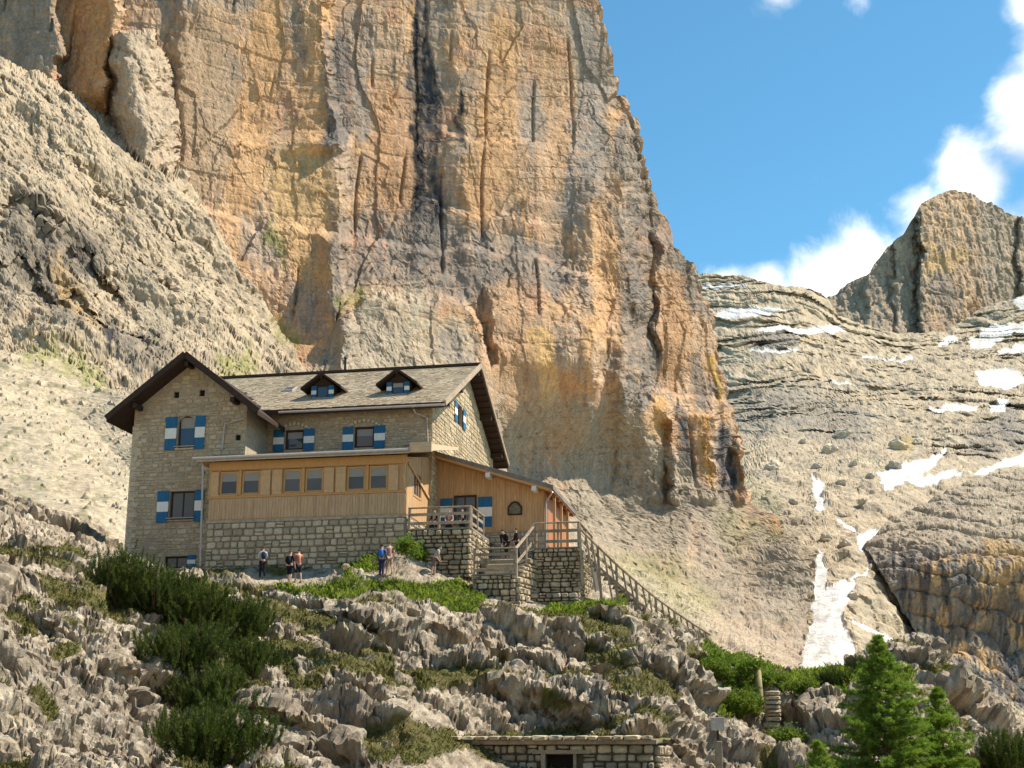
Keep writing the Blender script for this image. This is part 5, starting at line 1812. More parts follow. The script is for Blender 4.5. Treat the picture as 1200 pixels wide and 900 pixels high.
MB().bar(Vector((0, -.55, -.12)), S[5] - S[0] + Vector((0, -.55, -.12)), .08, .26).build('stringer', M_GREYWOOD, st_)
# small fence at the path end
F_ = [hit(838, 752), hit(852, 758), hit(866, 764)]
F_ = [p for p in F_ if p]
if len(F_) > 1:
    e = empty('path_fence', F_[0])
    tag(e, 'short low fence of three stakes where the crest path bends', 'fence')
    for p in F_:
        q = p - F_[0]
        MB().box(q.x - .05, q.x + .05, q.y - .05, q.y + .05, q.z - .3, q.z + .7).build('stake', M_GREYWOOD, e)
    for a, b in zip(F_[:-1], F_[1:]):
        MB().bar(a - F_[0] + Vector((0, 0, .6)), b - F_[0] + Vector((0, 0, .6)), .07).build('rail', M_PALEWOOD, e)

# ------------------------------------------------------------------ stone shed at the foot of the rocks
SO = at(767, 864, 55.5)
SO[2] = .16
SH = empty('stone_shed', SO, R(-14))
tag(SH, 'low rough stone shed with dark doorway and turf roof, bottom centre', 'shed')
SHH = 2.05
hole = (-4.25, -3.15, 0, 1.66)
mb = MB()
wall_panel(mb, -8.6, 0, 0, -.6, SHH, [hole], .35)
mb.box(-8.6, 0, .36, .40, -.6, SHH)
mb.add([(0, 0, -.6), (0, 3.5, -.6), (0, 3.5, SHH), (0, 0, SHH)], [(0, 1, 2, 3)])
SW = mb.build('shed_wall', M_JOINT, SH)
inh = lambda x, z: not (hole[0] - .18 < x < hole[1] + .18 and z < hole[3] + .1)
stone_wall(SW, -8.6, -.02, -.05, .5, SHH, .27, .42, M_RUBBLE, 61, depth=.26, gap=.02, jit=.45, keep=inh)
stone_wall(SW, 0, 3.4, .0, .5, SHH, .27, .42, M_RUBBLE, 62, depth=.26, gap=.02, jit=.45, M=RZ(90, .05, 0))
MB().box(hole[0] - .16, hole[0], -.22, .1, -.1, 1.69).build('door_post', M_GREYWOOD, SW)
MB().box(hole[1], hole[1] + .12, -.18, .1, -.1, 1.69).build('door_post', M_GREYWOOD, SW)
MB().box(hole[0] - .5, hole[1] + .7, -.24, .2, 1.70, 1.84).build('lintel', M_GREYWOOD, SW)
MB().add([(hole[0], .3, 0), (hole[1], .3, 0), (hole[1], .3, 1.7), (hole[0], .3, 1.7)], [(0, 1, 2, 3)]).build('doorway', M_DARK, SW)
SR = MB().prism([(-.35, SHH + .0), (4.4, SHH + .15), (4.4, SHH + .3), (-.35, SHH + .16)], 'x', -8.9, .12).build('shed_roof', M_GREYWOOD, SH)
rr_ = random.Random(8)
x = -8.9
while x < -.1:
    w_ = rr_.uniform(.35, .8)
    o = bpy.data.objects.new('roof_stone', stone_mesh(rr_.randrange(7), M_RUBBLE))
    COL.objects.link(o)
    o.parent = SR
    o.location = (x + w_ / 2, -.28 + rr_.uniform(-.05, .05), SHH + .24)
    o.scale = (w_, .5, rr_.uniform(.14, .24))
    x += w_ * .95
TF = MB()
TN = 40
tv, tf = [], []
for i in range(TN + 1):
    for k in range(9):
        x, y = -8.8 + 9.1 * i / TN, -.15 + 4.4 * k / 8
        tv.append((x, y, SHH + .10 + .035 * (y + .35) + .10 * math.sin(x * 2.1 + y) * math.cos(y * 1.7 + x * .6) + rr_.uniform(0, .09) + (0 if 0 < k < 8 else -.08)))
for i in range(TN):
    for k in range(8):
        a = i * 9 + k
        tf.append((a, a + 9, a + 10, a + 1))
M_TURF = surf('turf', (.15, .145, .04), .95, .4, 7, bmp=.7, bdist=.05, dark=(.26, .22, .13))
raw_mesh('turf', tv, tf, M_TURF, SR, True)

def on_ground(px, py, back=0.0):
    h = hit(px, py)
    return Vector(h) if h else Vector(at(px, py, 60))


# sign post, timber post and stacked stone pillar on the right
p = Vector(at(843, 905, 58.0))
e = empty('sign_post', p)
tag(e, 'grey wooden post with small pale board beside the dark gully', 'sign')
MB().box(-.14, .14, -.1, .1, -1.2, 1.20).build('post', M_GREYWOOD, e, bevel=.02)
MB().box(-.045, .045, .02, .10, 1.2, 2.2).build('pole', M_IRON, e)
MB().box(-.27, .27, -.10, -.02, 1.62, 2.12).build('board', surf('faded_board', (.50, .44, .37), .8, .35, 5, dark=(.36, .28, .22)), e, bevel=.01)
for (px, py0, py1, Y, wd) in [(891, 782, 860, 72.0, .42)]:
    t_, b_ = Vector(at(px, py0, Y)), Vector(at(px, py1, Y))
    e = MB().tube([(0, 0, -.4), (.05, 0, (t_.z - b_.z) * .5), (0, 0, t_.z - b_.z)], wd / 2, 8, wd / 2 * .8).build('timber_post', surf('lichened_post', (.30, .25, .12), .95, .35, 4, (3, 3, .6), .6, .03), None, True)
    e.location = b_
    tag(e, 'thick lichen covered upright post left of the stacked stones', 'post')
b_ = on_ground(907, 853)
e = empty('stone_pillar', b_)
tag(e, 'narrow pillar of flat stacked stones beside the lichened post', 'pillar')
z = -.3
rr_ = random.Random(15)
while z < 1.65:
    h_ = rr_.uniform(.14, .30)
    o = bpy.data.objects.new('stone', stone_mesh(rr_.randrange(7), M_RUBBLE))
    COL.objects.link(o)
    o.parent = e
    o.location = (rr_.uniform(-.07, .07), 0, z + h_ / 2)
    o.scale = (rr_.uniform(.62, .85), .8, h_ * 1.02)
    z += h_


# ------------------------------------------------------------------ boulders on the valley floor
def boulder_mesh(seed, mat):
    bm = bmesh.new()
    bmesh.ops.create_icosphere(bm, subdivisions=3, radius=1.0)
    v = np.array([list(x.co) for x in bm.verts])
    d = facets(v / .8 + seed * 3.3, seed, .06, .45, .05, .1) + fbm(v / .45 + seed, 3, seed) * .10
    v2 = v * (1 + d)[:, None] * np.array([1.0, .9, .78])
    for x, c in zip(bm.verts, v2):
        x.co = c
    me = bpy.data.meshes.new('boulder')
    bm.to_mesh(me)
    bm.free()
    me.materials.append(mat)
    return me


M_BOULD = surf('boulder_rock', (.50, .435, .325), .95, .25, 1.2, bmp=.6, bdist=.4, dark=(.38, .32, .23))
bmes = [boulder_mesh(k + 1, M_BOULD) for k in range(5)]
vt = bpy.data.objects['valley'].data
co = np.empty(len(vt.vertices) * 3, np.float32)
vt.vertices.foreach_get('co', co)
lp = np.empty(len(vt.loops), np.int32)
vt.loops.foreach_get('vertex_index', lp)
VT = BVHTree.FromPolygons(co.reshape(-1, 3).tolist(), lp.reshape(-1, 4).tolist())
BL = [(986, 512, 13, 'long pale boulder at the foot of the banded cliff'), (972, 530, 15, 'largest pale boulder on the valley floor, left of the upper snow tongue'), (906, 550, 16, 'squat boulder below the end of the orange wall'),
      (1052, 525, 14, 'larger of two boulders above the upper snow tongue'), (1076, 520, 10, 'smaller boulder right of a larger one above the upper snow tongue'), (1048, 548, 12, 'boulder touching the upper snow tongue'), (958, 548, 9, 'boulder just above the small snow strip'),
      (1000, 545, 8, 'small boulder in the middle of the rubble'), (1020, 560, 9, 'boulder left of the upper snow tongue'), (940, 520, 8, 'small boulder left of the two big pale ones'), (985, 568, 9, 'boulder right of the small snow strip'),
      (968, 632, 10, 'boulder above the start of the snow couloir'), (990, 640, 12, 'boulder between the couloir and the middle snow patch'), (1010, 590, 9, 'boulder above the middle snow patch'), (930, 590, 8, 'small boulder left of the snow strip'),
      (985, 605, 8, 'small boulder below the snow strip'), (1000, 700, 9, 'boulder standing beside the broad snow couloir')]
for k, (px, py, r, lab) in enumerate(BL):
    d = (Vector(at(px, py, 100.0)) - Vector((0, 0, CAM_Z))).normalized()
    h = VT.ray_cast(Vector((0, 0, CAM_Z)), d)
    if not h[0]:
        continue
    sz = r * .62 * h[3] / FPX
    o = bpy.data.objects.new('boulder', bmes[k % 5])
    COL.objects.link(o)
    o.location = h[0] + Vector((0, 0, sz * .25))
    o.scale = (sz * 1.25, sz, sz)
    o.rotation_euler = (rr_.uniform(-.4, .4), rr_.uniform(-.4, .4), rr_.uniform(0, 6))
    tag(o, lab, 'boulder', 'boulders on the valley floor')


# ------------------------------------------------------------------ vegetation
def leaf_mat(name, c0, c1, trans=.25):
    m, N, L, b = new_mat(name, .75, .2)
    tc = N.new('ShaderNodeTexCoord').outputs['Object']
    n1 = nnode(N, L, 1.3, 4, .6, tc)
    n2 = nnode(N, L, 14, 2, .5, tc)
    c = mixc(N, L, mrange(N, L, n1, .35, .65, 0, 1), c0, c1)
    c = mixc(N, L, 1.0, c, mixc(N, L, mrange(N, L, n2, .3, .7, 0, 1), (.7, .7, .7), (1.3, 1.3, 1.3)), 'MULTIPLY')
    L.new(c, b.inputs['Base Color'])
    t = N.new('ShaderNodeBsdfTranslucent')
    L.new(mixc(N, L, 1.0, c, (1.1, 1.25, .6), 'MULTIPLY'), t.inputs['Color'])
    mx = N.new('ShaderNodeMixShader')
    mx.inputs[0].default_value = trans
    L.new(b.outputs[0], mx.inputs[1])
    L.new(t.outputs[0], mx.inputs[2])
    L.new(mx.outputs[0], N['Material Output'].inputs['Surface'])
    return m


M_GRASS = leaf_mat('alpine_grass', (.17, .25, .034), (.26, .31, .055), .35)
M_OLIVE = leaf_mat('dry_sedge', (.10, .105, .022), (.165, .145, .045))
M_PINE = leaf_mat('mountain_pine_needles', (.05, .075, .014), (.10, .125, .024), .2)
M_LARCHL = leaf_mat('larch_needles', (.16, .25, .04), (.24, .31, .055), .42)
M_BUSH = leaf_mat('green_alder_leaves', (.12, .185, .026), (.20, .25, .042), .38)
M_BARK = surf('bark', (.11, .075, .05), .95, .4, 6, (3, 3, .6), .8, .03)


def blades(name, P, N_, h, w, mat, lean=.45, seed=0):
    """Thin bent blades standing on the given points, all in one mesh."""
    g = np.random.default_rng(seed)
    n = len(P)
    a = g.uniform(0, 2 * np.pi, n)
    side = np.c_[np.cos(a), np.sin(a), a * 0]
    tip = g.normal(0, lean, (n, 3))
    tip[:, 2] = 1
    tip += N_ * .5
    tip /= np.linalg.norm(tip, axis=1, keepdims=True)
    hh = h * g.uniform(.5, 1.3, n)[:, None]
    ww = w * g.uniform(.6, 1.3, n)[:, None]
    bend = np.c_[np.cos(a + 1.6), np.sin(a + 1.6), a * 0 - .4] * hh * .35
    V = np.stack([P - side * ww, P + side * ww, P + tip * hh * .6 + side * ww * .6, P + tip * hh + bend, P + tip * hh * .6 - side * ww * .6], 1).reshape(-1, 3)
    me = bpy.data.meshes.new(name)
    me.vertices.add(len(V))
    me.vertices.foreach_set('co', V.astype(np.float32).ravel())
    i = np.arange(n, dtype=np.int32)[:, None] * 5
    lp_ = (i + np.array([[0, 1, 2, 3, 4]], np.int32)).ravel()
    me.loops.add(len(lp_))
    me.loops.foreach_set('vertex_index', lp_)
    me.polygons.add(n)
    me.polygons.foreach_set('loop_start', np.arange(0, n * 5, 5, dtype=np.int32))
    me.polygons.foreach_set('loop_total', np.full(n, 5, np.int32))
    me.update(calc_edges=True)
    me.materials.append(mat)
    o = bpy.data.objects.new(name, me)
    COL.objects.link(o)
    return o


def pick(mask, n, seed):
    g = np.random.default_rng(seed)
    ok = (mask > .35) & (GQX > -40) & (GQX < 1240) & (GQY > 600) & (GQY < 930) & (GN[:, 2] > .25) & (GV[:, 1] > 36)
    k = np.flatnonzero(ok)
    k = g.choice(k, min(n, len(k) * 4))
    return GV[k] + g.normal(0, .07, (len(k), 3)) * [1, 1, 0] - [0, 0, .04], GN[k]


p_, n_ = pick(G_BRIGHT, 34000, 1)
tag(blades('grass', p_, n_, .30, .022, M_GRASS, .5, 1), 'lush green grass on the slope below the hut path', 'grass', kind='stuff')
p_, n_ = pick(G_OLIVE * (G_BRIGHT < .3), 52000, 2)
tag(blades('sedge', p_, n_, .19, .020, M_OLIVE, .6, 2), 'olive brown sedge on the ledges of the rocks', 'grass', kind='stuff')


def needle_cloud(pts, dirs, n_per, length, width, g, spread=.55):
    """Needle triangles bristling from shoot points."""
    k = np.repeat(np.arange(len(pts)), n_per)
    n = len(k)
    d = dirs[k] + g.normal(0, spread, (n, 3))
    d /= np.linalg.norm(d, axis=1, keepdims=True) + 1e-9
    s_ = np.cross(d, g.normal(0, 1, (n, 3)))
    s_ /= np.linalg.norm(s_, axis=1, keepdims=True) + 1e-9
    b0 = pts[k] + g.normal(0, .02, (n, 3))
    L_ = (length * g.uniform(.6, 1.3, n))[:, None]
    W_ = width
    return np.stack([b0 - s_ * W_, b0 + s_ * W_, b0 + d * L_], 1).reshape(-1, 3)


def tri_mesh(name, V, mat, parent=None):
    me = bpy.data.meshes.new(name)
    n = len(V)
    me.vertices.add(n)
    me.vertices.foreach_set('co', V.astype(np.float32).ravel())
    me.loops.add(n)
    me.loops.foreach_set('vertex_index', np.arange(n, dtype=np.int32))
    me.polygons.add(n // 3)
    me.polygons.foreach_set('loop_start', np.arange(0, n, 3, dtype=np.int32))
    me.polygons.foreach_set('loop_total', np.full(n // 3, 3, np.int32))
    me.update(calc_edges=True)
    me.materials.append(mat)
    o = bpy.data.objects.new(name, me)
    COL.objects.link(o)
    if parent is not None:
        o.parent = parent
    return o


def dwarf_pine(base, rad, height, nshoot, label, seed, lean=(0, 0), group='mountain pines on the rocks'):
    g = np.random.default_rng(seed)
    root = empty('dwarf_pine', base)
    tag(root, label, 'shrub', group)
    stems, PT, DR = MB(), [], []
    nb = max(5, nshoot // 26)
    for b in range(nb):
        a = g.uniform(0, 2 * np.pi)
        r = rad * np.sqrt(g.uniform(.02, 1))
        end = np.array([np.cos(a) * r + lean[0] * height, np.sin(a) * r * .8 + lean[1] * height, height * g.uniform(.55, 1.0) * (1 - .35 * (r / rad) ** 2)])
        mid = end * [.62, .62, .35]
        crv = [np.zeros(3) + g.normal(0, .1, 3) * [1, 1, 0], mid, end]
        stems.tube([tuple(c) for c in crv], .055, 5, .015)
        for k in range(26):
            t = g.uniform(.25, 1)
            q = (1 - t) ** 2 * crv[0] + 2 * t * (1 - t) * crv[1] + t * t * crv[2]
            off_ = g.normal(0, .20 * rad / 1.6 + .10, 3)
            st0 = q + off_ * [1, 1, .45]
            up = np.array([off_[0] * .7, off_[1] * .7, 1.0])
            up /= np.linalg.norm(up)
            ln_ = g.uniform(.22, .5)
            for m in range(6):
                PT.append(st0 + up * ln_ * m / 5)
                DR.append(up)
    stems.build('stem', M_BARK, root)
    V = needle_cloud(np.array(PT), np.array(DR), 12, .125, .011, g, .55)
    tri_mesh('foliage', V, M_PINE, root)
    return root


def on_ground(px, py, back=0.0):
    h = hit(px, py)
    return Vector(h) if h else Vector(at(px, py, 60))


for k, (px, py, rad, hgt, ns, lab) in enumerate([
        (135, 705, 1.5, 2.5, 900, 'tallest dwarf pine, at the upper left by the hut corner'), (180, 715, 1.9, 2.4, 1100, 'broad dwarf pine below the basement window'), (225, 735, 2.0, 2.3, 1200, 'broad dwarf pine in the middle of the clump below the hut'),
        (275, 752, 1.8, 2.2, 1000, 'dwarf pine bristling over the gully at its right'), (215, 785, 1.9, 2.3, 1000, 'dwarf pine in the middle of the dark gully'), (295, 790, 1.2, 1.5, 500, 'rightmost dwarf pine of the gully clump'),
        (240, 835, 1.8, 2.2, 900, 'shaded dwarf pine hanging low in the gully'), (250, 895, 1.7, 2.2, 800, 'lowest dwarf pine at the bottom edge of the gully'),
        (1182, 905, 1.5, 1.8, 420, 'dark dwarf pine in the lower right corner'), (980, 800, .9, .6, 150, 'flat dwarf pine on the grassy rock left of the larch'), (1040, 790, .9, .6, 150, 'flat dwarf pine just behind the larch top')]):
    b_ = on_ground(px, py)
    dwarf_pine(b_ - Vector((0, 0, .2)), rad, hgt, ns, lab, 40 + k)


def larch(base, H, Rb, label, seed, nwh=34):
    g = np.random.default_rng(seed)
    root = empty('larch_tree', base)
    tag(root, label, 'tree', 'larches at the foot of the buttress')
    MB().tube([(0, 0, -.3), (.03, 0, H * .35), (-.02, .02, H * .7), (0, 0, H)], .12 * H / 6, 8, .012).build('trunk', M_BARK, root)
    br, PT, DR = MB(), [], []
    for wv in range(nwh):
        z = H * (.04 + .95 * (wv / nwh) ** .92)
        ln_ = Rb * (1 - z / H) ** 1.0 * g.uniform(.7, 1.15) + .06
        nb = int(5 + 3 * g.random())
        a0 = g.uniform(0, 6.28)
        for b in range(nb):
            a = a0 + 2 * np.pi * b / nb + g.normal(0, .25)
            if g.random() < .16:
                continue
            l = ln_ * g.uniform(.42, 1.25)
            d = np.array([np.cos(a), np.sin(a), 0])
            p0 = np.array([0, 0, z])
            p1 = p0 + d * l * .55 + [0, 0, -.10 * l]
            p2 = p0 + d * l + [0, 0, .02 * l + g.normal(0, .04)]
            if l > .5:
                br.tube([tuple(p0), tuple(p1), tuple(p2)], .022, 4, .005)
            ns = max(4, int(l * 12))
            for k in range(ns):
                t = g.uniform(.15, 1)
                q = (1 - t) ** 2 * p0 + 2 * t * (1 - t) * p1 + t * t * p2
                sd = np.cross(d, [0, 0, 1]) * g.choice([-1, 1])
                tw = d * .55 + sd * g.uniform(.2, 1) + np.array([0, 0, g.uniform(-.45, .45)])
                tw /= np.linalg.norm(tw)
                tl = g.uniform(.15, .46) * (1 - .5 * t) * min(1, l + .3)
                for m in range(4):
                    PT.append(q + tw * tl * m / 3)
                    DR.append(tw * .5 + np.array([0, 0, .35]))
        PT.append(np.array([0, 0, min(z + .05, H)]))
        DR.append(np.array([0, 0, 1.]))
    br.build('branches', M_BARK, root)
    V = needle_cloud(np.array(PT), np.array(DR), 9, .12, .012, g, .75)
    tri_mesh('crown', V, M_LARCHL, root)
    return root


def planted(px, py_top, Y, zfoot):
    t_ = Vector(at(px, py_top, Y))
    return Vector((t_.x, t_.y, zfoot)), t_.z - zfoot


b_, h_ = planted(1028, 742, 58, -.2)
larch(b_, h_, 3.7, 'tall bright green larch with pointed top, lower right', 71, 52)
b_, h_ = planted(1098, 803, 59, -.3)
larch(b_, h_, 2.2, 'smaller larch right behind the tall one', 72, 36)
b_, h_ = planted(958, 866, 56, -.5)
larch(b_, h_, 1.7, 'low young larch at the bottom edge, left of the tall one', 73, 18)


def leafy_bush(base, rad, height, n, label, seed, mat=None):
    g = np.random.default_rng(seed)
    root = empty('green_bush', base)
    tag(root, label, 'shrub', 'leafy bushes along the gully')
    st_b, PT, DR = MB(), [], []
    for b in range(16):
        a, r = g.uniform(0, 6.28), rad * np.sqrt(g.uniform(.05, 1))
        e_ = np.array([np.cos(a) * r, np.sin(a) * r, height * g.uniform(.5, 1) * (1 - .3 * (r / rad) ** 2)])
        st_b.tube([(0, 0, 0), tuple(e_ * [.5, .5, .6]), tuple(e_)], .03, 5, .008)
        for k in range(n // 16):
            q = e_ * g.uniform(.3, 1.05) + g.normal(0, .2, 3) * [1, 1, .8]
            PT.append(q)
            DR.append(g.normal(0, 1, 3) * [1, 1, .5] + [0, 0, .4])
    st_b.build('stem', M_BARK, root)
    V = needle_cloud(np.array(PT), np.array(DR), 5, .13, .032, g, .7)
    tri_mesh('foliage', V, mat or M_BUSH, root)
    return root


for k, (px, py, rad, hgt, n, lab) in enumerate([(858, 795, 1.5, 1.6, 2600, 'bright green bush crowning the gully'), (868, 838, 1.5, 1.7, 2600, 'darker bush filling the gully above the sign post'), (893, 800, 1.0, .9, 1200, 'bright bush touching the lichened post'),
                                                (838, 775, .9, .8, 900, 'small bush at the end of the crest path'), (912, 800, .8, .7, 800, 'small bush above the stacked stone pillar'), (945, 806, 1.0, .7, 900, 'low bush on the rock right of the stacked stones'),
                                                (488, 652, .5, .9, 500, 'dark green bush against the terrace wall'), (478, 640, .4, .5, 350, 'small yellow green bush at the veranda corner'), (920, 868, .9, .8, 900, 'bush left of the low young larch')]):
    b_ = on_ground(px, py)
    leafy_bush(b_ - Vector((0, 0, .25)), rad, hgt, n, lab, 90 + k)

# ------------------------------------------------------------------ hikers
M_SKIN = surf('skin', (.52, .32, .23), .6, .08, 20, bmp=.05, bdist=.002)
_cloth = {}


def cloth(c):
    if c not in _cloth:
        _cloth[c] = surf('cloth_%d' % len(_cloth), c, .9, .18, 14, bmp=.3, bdist=.01)
    return _cloth[c]


def skin_obj(name, pts, edges, mat, parent=None, root=0):
    me = bpy.data.meshes.new(name)
    me.from_pydata([p[0] for p in pts], edges, [])
    me.materials.append(mat)
    o = bpy.data.objects.new(name, me)
    COL.objects.link(o)
    if parent is not None:
        o.parent = parent
    o.modifiers.new('skin', 'SKIN').use_smooth_shade = True
    if not me.skin_vertices:
        me.attributes.new
    sv = me.skin_vertices
    if not sv:
        bpy.context.view_layer.objects.active = o
        bpy.ops.object.modifier_add(type='SKIN')
        o.modifiers.remove(o.modifiers[-1])
        sv = me.skin_vertices
    for i, p in enumerate(pts):
        r = p[1]
        sv[0].data[i].radius = r if isinstance(r, tuple) else (r, r)
        sv[0].data[i].use_root = (i == root)
    sm = o.modifiers.new('sub', 'SUBSURF')
    sm.levels = sm.render_levels = 1
    return o


def person(foot, facing, label, shirt, legs, hair, H=1.74, bend=0.0, pack=None, shorts=False, arms='down', sit=False, stride=.12):
    """Figure built along its own axes: x forward, y left, z up; foot at origin."""
    S_ = H / 1.74
    root_loc = Vector(foot)
    hip = .93 if not sit else .48
    cb, sb = math.cos(bend), math.sin(bend)

    def up(d, y=0.0, f=0.0):           # point d metres above the hip along the (possibly bent) spine
        return (sb * d + cb * f, y, hip + cb * d - sb * f)
    kn, an = {}, {}
    for sgn in (1, -1):
        if sit:
            kn[sgn], an[sgn] = (.42, .10 * sgn, .50), (.40, .11 * sgn, .07)
        else:
            fx_ = stride * sgn
            kn[sgn], an[sgn] = (fx_ * .6 + .03, .10 * sgn, .50), (fx_ - .02, .11 * sgn, .075)
    J = {'pel': ((0, 0, hip), (.125, .10)), 'wai': (up(.18), (.118, .09)), 'che': (up(.40), (.15, .105)), 'sho': (up(.50), (.10, .075)), 'nec': (up(.585), .052), 'jaw': (up(.655, 0, .02), (.068, .072)), 'hea': (up(.735, 0, .012), (.078, .092)),
         'top': (up(.80, 0, .0), (.055, .065)), 'nos': (up(.70, 0, .115), .014)}
    E_ = [('pel', 'wai'), ('wai', 'che'), ('che', 'sho'), ('sho', 'nec'), ('nec', 'jaw'), ('jaw', 'hea'), ('hea', 'top'), ('hea', 'nos')]
    for sgn, n_ in ((1, 'l'), (-1, 'r')):
        J['th' + n_] = ((.0 if not sit else .05, .095 * sgn, hip - .06), .085)
        J['kn' + n_] = (kn[sgn], .055)
        J['ca' + n_] = (tuple(np.array(kn[sgn]) * .65 + np.array(an[sgn]) * .35 + [-.02, 0, 0]), .052)
        J['an' + n_] = (an[sgn], .036)
        J['to' + n_] = ((an[sgn][0] + .15, an[sgn][1] + .02 * sgn, .035), (.04, .03))
        E_ += [('pel', 'th' + n_), ('th' + n_, 'kn' + n_), ('kn' + n_, 'ca' + n_), ('ca' + n_, 'an' + n_), ('an' + n_, 'to' + n_)]
        sh = np.array(up(.49, .185 * sgn))
        if arms == 'down':
            el, wr = np.array(up(.21, .25 * sgn, -.02)), np.array(up(.0, .24 * sgn, .10))
        elif arms == 'up':
            el, wr = np.array(up(.30, .30 * sgn, .20)), np.array(up(.50, .12 * sgn, .30))
        else:                           # hands forward, leaning on something
            el, wr = np.array(up(.24, .22 * sgn, .10)), np.array(up(.12, .14 * sgn, .32))
        J['sh' + n_] = (tuple(sh), .062)
        J['el' + n_] = (tuple(el), .042)
        J['wr' + n_] = (tuple(wr), .028)
        d = (wr - el) / np.linalg.norm(wr - el)
        J['pa' + n_] = (tuple(wr + d * .08), (.036, .018))
        E_ += [('sho', 'sh' + n_), ('sh' + n_, 'el' + n_), ('el' + n_, 'wr' + n_), ('wr' + n_, 'pa' + n_)]
        lat = np.cross(d, [0.3, 1, .2])
        lat /= np.linalg.norm(lat)
        for fi, (o_, fl) in enumerate([(-.027, .075), (-.009, .085), (.009, .08), (.027, .06)]):
            J['f%d%s' % (fi, n_)] = (tuple(wr + d * (.08 + fl * .6) + lat * o_ * 1.2), .009)
            J['g%d%s' % (fi, n_)] = (tuple(wr + d * (.08 + fl) + lat * o_ * 1.2 + np.array([.02, -.01 * sgn, 0])), .007)
            E_ += [('pa' + n_, 'f%d%s' % (fi, n_)), ('f%d%s' % (fi, n_), 'g%d%s' % (fi, n_))]
        J['tm' + n_] = (tuple(wr + d * .07 + lat * -.06), .010)
        E_ += [('wr' + n_, 'tm' + n_)]
    names = list(J)
    idx = {k: i for i, k in enumerate(names)}
    P = [(J[k][0], J[k][1]) for k in names]
    body = skin_obj('person', P, [(idx[a], idx[b]) for a, b in E_], M_SKIN)
    tag(body, label, 'person', 'hikers around the hut')
    body.location = root_loc
    body.rotation_euler = (0, 0, facing)
    body.scale = (S_, S_, S_)

    def grow(keys, edges, mat, name, k=1.0, add=.016, root='pel'):
        ii = {n: i for i, n in enumerate(keys)}
        pts = []
        for n in keys:
            r = J[n][1]
            r = r if isinstance(r, tuple) else (r, r)
            pts.append((J[n][0], (r[0] * k + add, r[1] * k + add)))
        return skin_obj(name, pts, [(ii[a], ii[b]) for a, b in edges], mat, body, ii[root])
    tk_ = ['wai', 'che', 'sho', 'shl', 'ell', 'shr', 'elr', 'pel']
    te = [('pel', 'wai'), ('wai', 'che'), ('che', 'sho'), ('sho', 'shl'), ('shl', 'ell'), ('sho', 'shr'), ('shr', 'elr')]
    if not shorts:
        tk_ += ['wrl', 'wrr']
        te += [('ell', 'wrl'), ('elr', 'wrr')]
    grow(tk_, te, cloth(shirt), 'shirt')
    lk = ['pel', 'thl', 'knl', 'thr', 'knr']
    le = [('pel', 'thl'), ('thl', 'knl'), ('pel', 'thr'), ('thr', 'knr')]
    if not shorts:
        lk += ['cal', 'anl', 'car', 'anr']
        le += [('knl', 'cal'), ('cal', 'anl'), ('knr', 'car'), ('car', 'anr')]
    grow(lk, le, cloth(legs), 'trousers', 1.0, .022)
    for n_ in 'lr':
        grow(['an' + n_, 'to' + n_], [('an' + n_, 'to' + n_)], cloth((.10, .07, .05)), 'boot', 1.05, .014, 'an' + n_)
    hp = [(up(.70, 0, -.035), (.075, .075)), (up(.765, 0, -.012), (.088, .098)), (up(.815, 0, .0), (.066, .075))]
    skin_obj('hair', hp, [(0, 1), (1, 2)], cloth(hair), body)
    if pack:
        pp = [(up(.08, 0, -.20), (.13, .085)), (up(.28, 0, -.22), (.155, .11)), (up(.46, 0, -.20), (.13, .09)), (up(.54, 0, -.17), (.09, .06))]
        skin_obj('backpack', pp, [(0, 1), (1, 2), (2, 3)], cloth(pack), body)
    return body


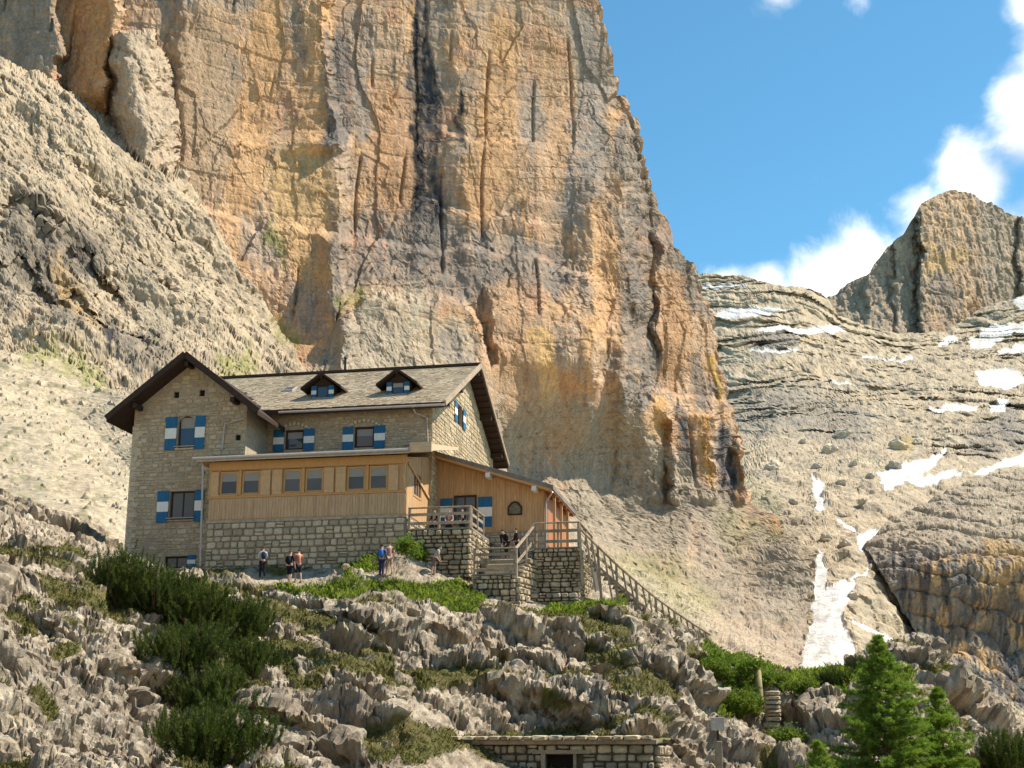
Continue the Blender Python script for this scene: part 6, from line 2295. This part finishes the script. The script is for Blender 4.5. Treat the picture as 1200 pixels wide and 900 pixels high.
HIK = [(307, 678, 1.9, 'hiker in pale blue and white top with dark trousers by the stone base', (.42, .46, .55), (.012, .012, .02), (.16, .05, .03), dict(pack=(.02, .025, .05), arms='fwd')),
       (339, 685, 1.2, 'hiker in black shorts and black backpack with reddish hair, left of a pair', (.015, .015, .02), (.015, .015, .03), (.22, .05, .03), dict(shorts=True, pack=(.01, .01, .012))),
       (349, 683, 2.2, 'hiker in salmon orange top raising both arms, right of a pair', (.52, .17, .10), (.02, .02, .03), (.10, .04, .02), dict(shorts=True, arms='up')),
       (447, 676, 1.4, 'hiker with bright blue backpack and dark violet trousers seen from behind', (.06, .10, .22), (.035, .025, .09), (.015, .012, .01), dict(pack=(.03, .13, .42))),
       (456, 673, 1.9, 'hiker in salmon pink top half hidden behind the blue backpack', (.55, .27, .20), (.38, .26, .20), (.12, .06, .03), dict(shorts=True)),
       (508, 675, .3, 'hiker in light shirt stooping by the foot of the terrace wall', (.40, .36, .34), (.16, .12, .09), (.10, .07, .05), dict(bend=.5, arms='fwd', shorts=True)),
       (540, 675, 2.6, 'hiker in brown clothes standing before the terrace corner', (.10, .07, .05), (.055, .04, .035), (.12, .08, .05), dict(arms='fwd'))]
for px, py, fc, lab, sh_, lg_, hr_, kw in HIK:
    p = on_ground(px, py)
    person(p, fc, lab, sh_, lg_, hr_, **kw)
for x, y, z, fc, lab, sh_, lg_, hr_, kw in [
        (5.35, 2.2, -2.3, -1.9, 'person in black bending forward behind the landing railing', (.018, .016, .018), (.02, .018, .02), (.02, .015, .012), dict(bend=.75, arms='fwd')),
        (5.95, 2.5, -2.3, -2.6, 'person in dark jacket standing right of the bending one', (.03, .022, .022), (.02, .02, .022), (.06, .03, .02), dict(bend=.2, arms='fwd')),
        (1.3, 1.6, -.82, -1.7, 'person in dark top sitting leftmost behind the upper terrace railing', (.03, .025, .03), (.02, .02, .03), (.05, .03, .02), dict(sit=True, arms='fwd')),
        (2.1, 1.8, -.82, -1.5, 'person in pink top sitting in the middle of the upper terrace', (.38, .22, .20), (.03, .03, .04), (.03, .02, .015), dict(sit=True, arms='fwd')),
        (2.9, 1.6, -.82, -1.3, 'person in black sitting at the right end of the upper terrace', (.015, .015, .02), (.02, .02, .03), (.04, .025, .02), dict(sit=True, arms='fwd'))]:
    person(hl(x, y, z), fc - TH, lab, sh_, lg_, hr_, **kw)
# bench the seated people use
BN = hthing('bench', .9, 1.75, -.82, 'plain timber bench on the upper terrace behind the railing', 'bench')
MB().box(0, 2.6, -.02, .34, .36, .41).build('seat', M_GREYWOOD, BN)
for x in (.15, 1.25, 2.35):
    MB().box(x, x + .1, .02, .30, 0, .36).build('leg', M_GREYWOOD, BN)
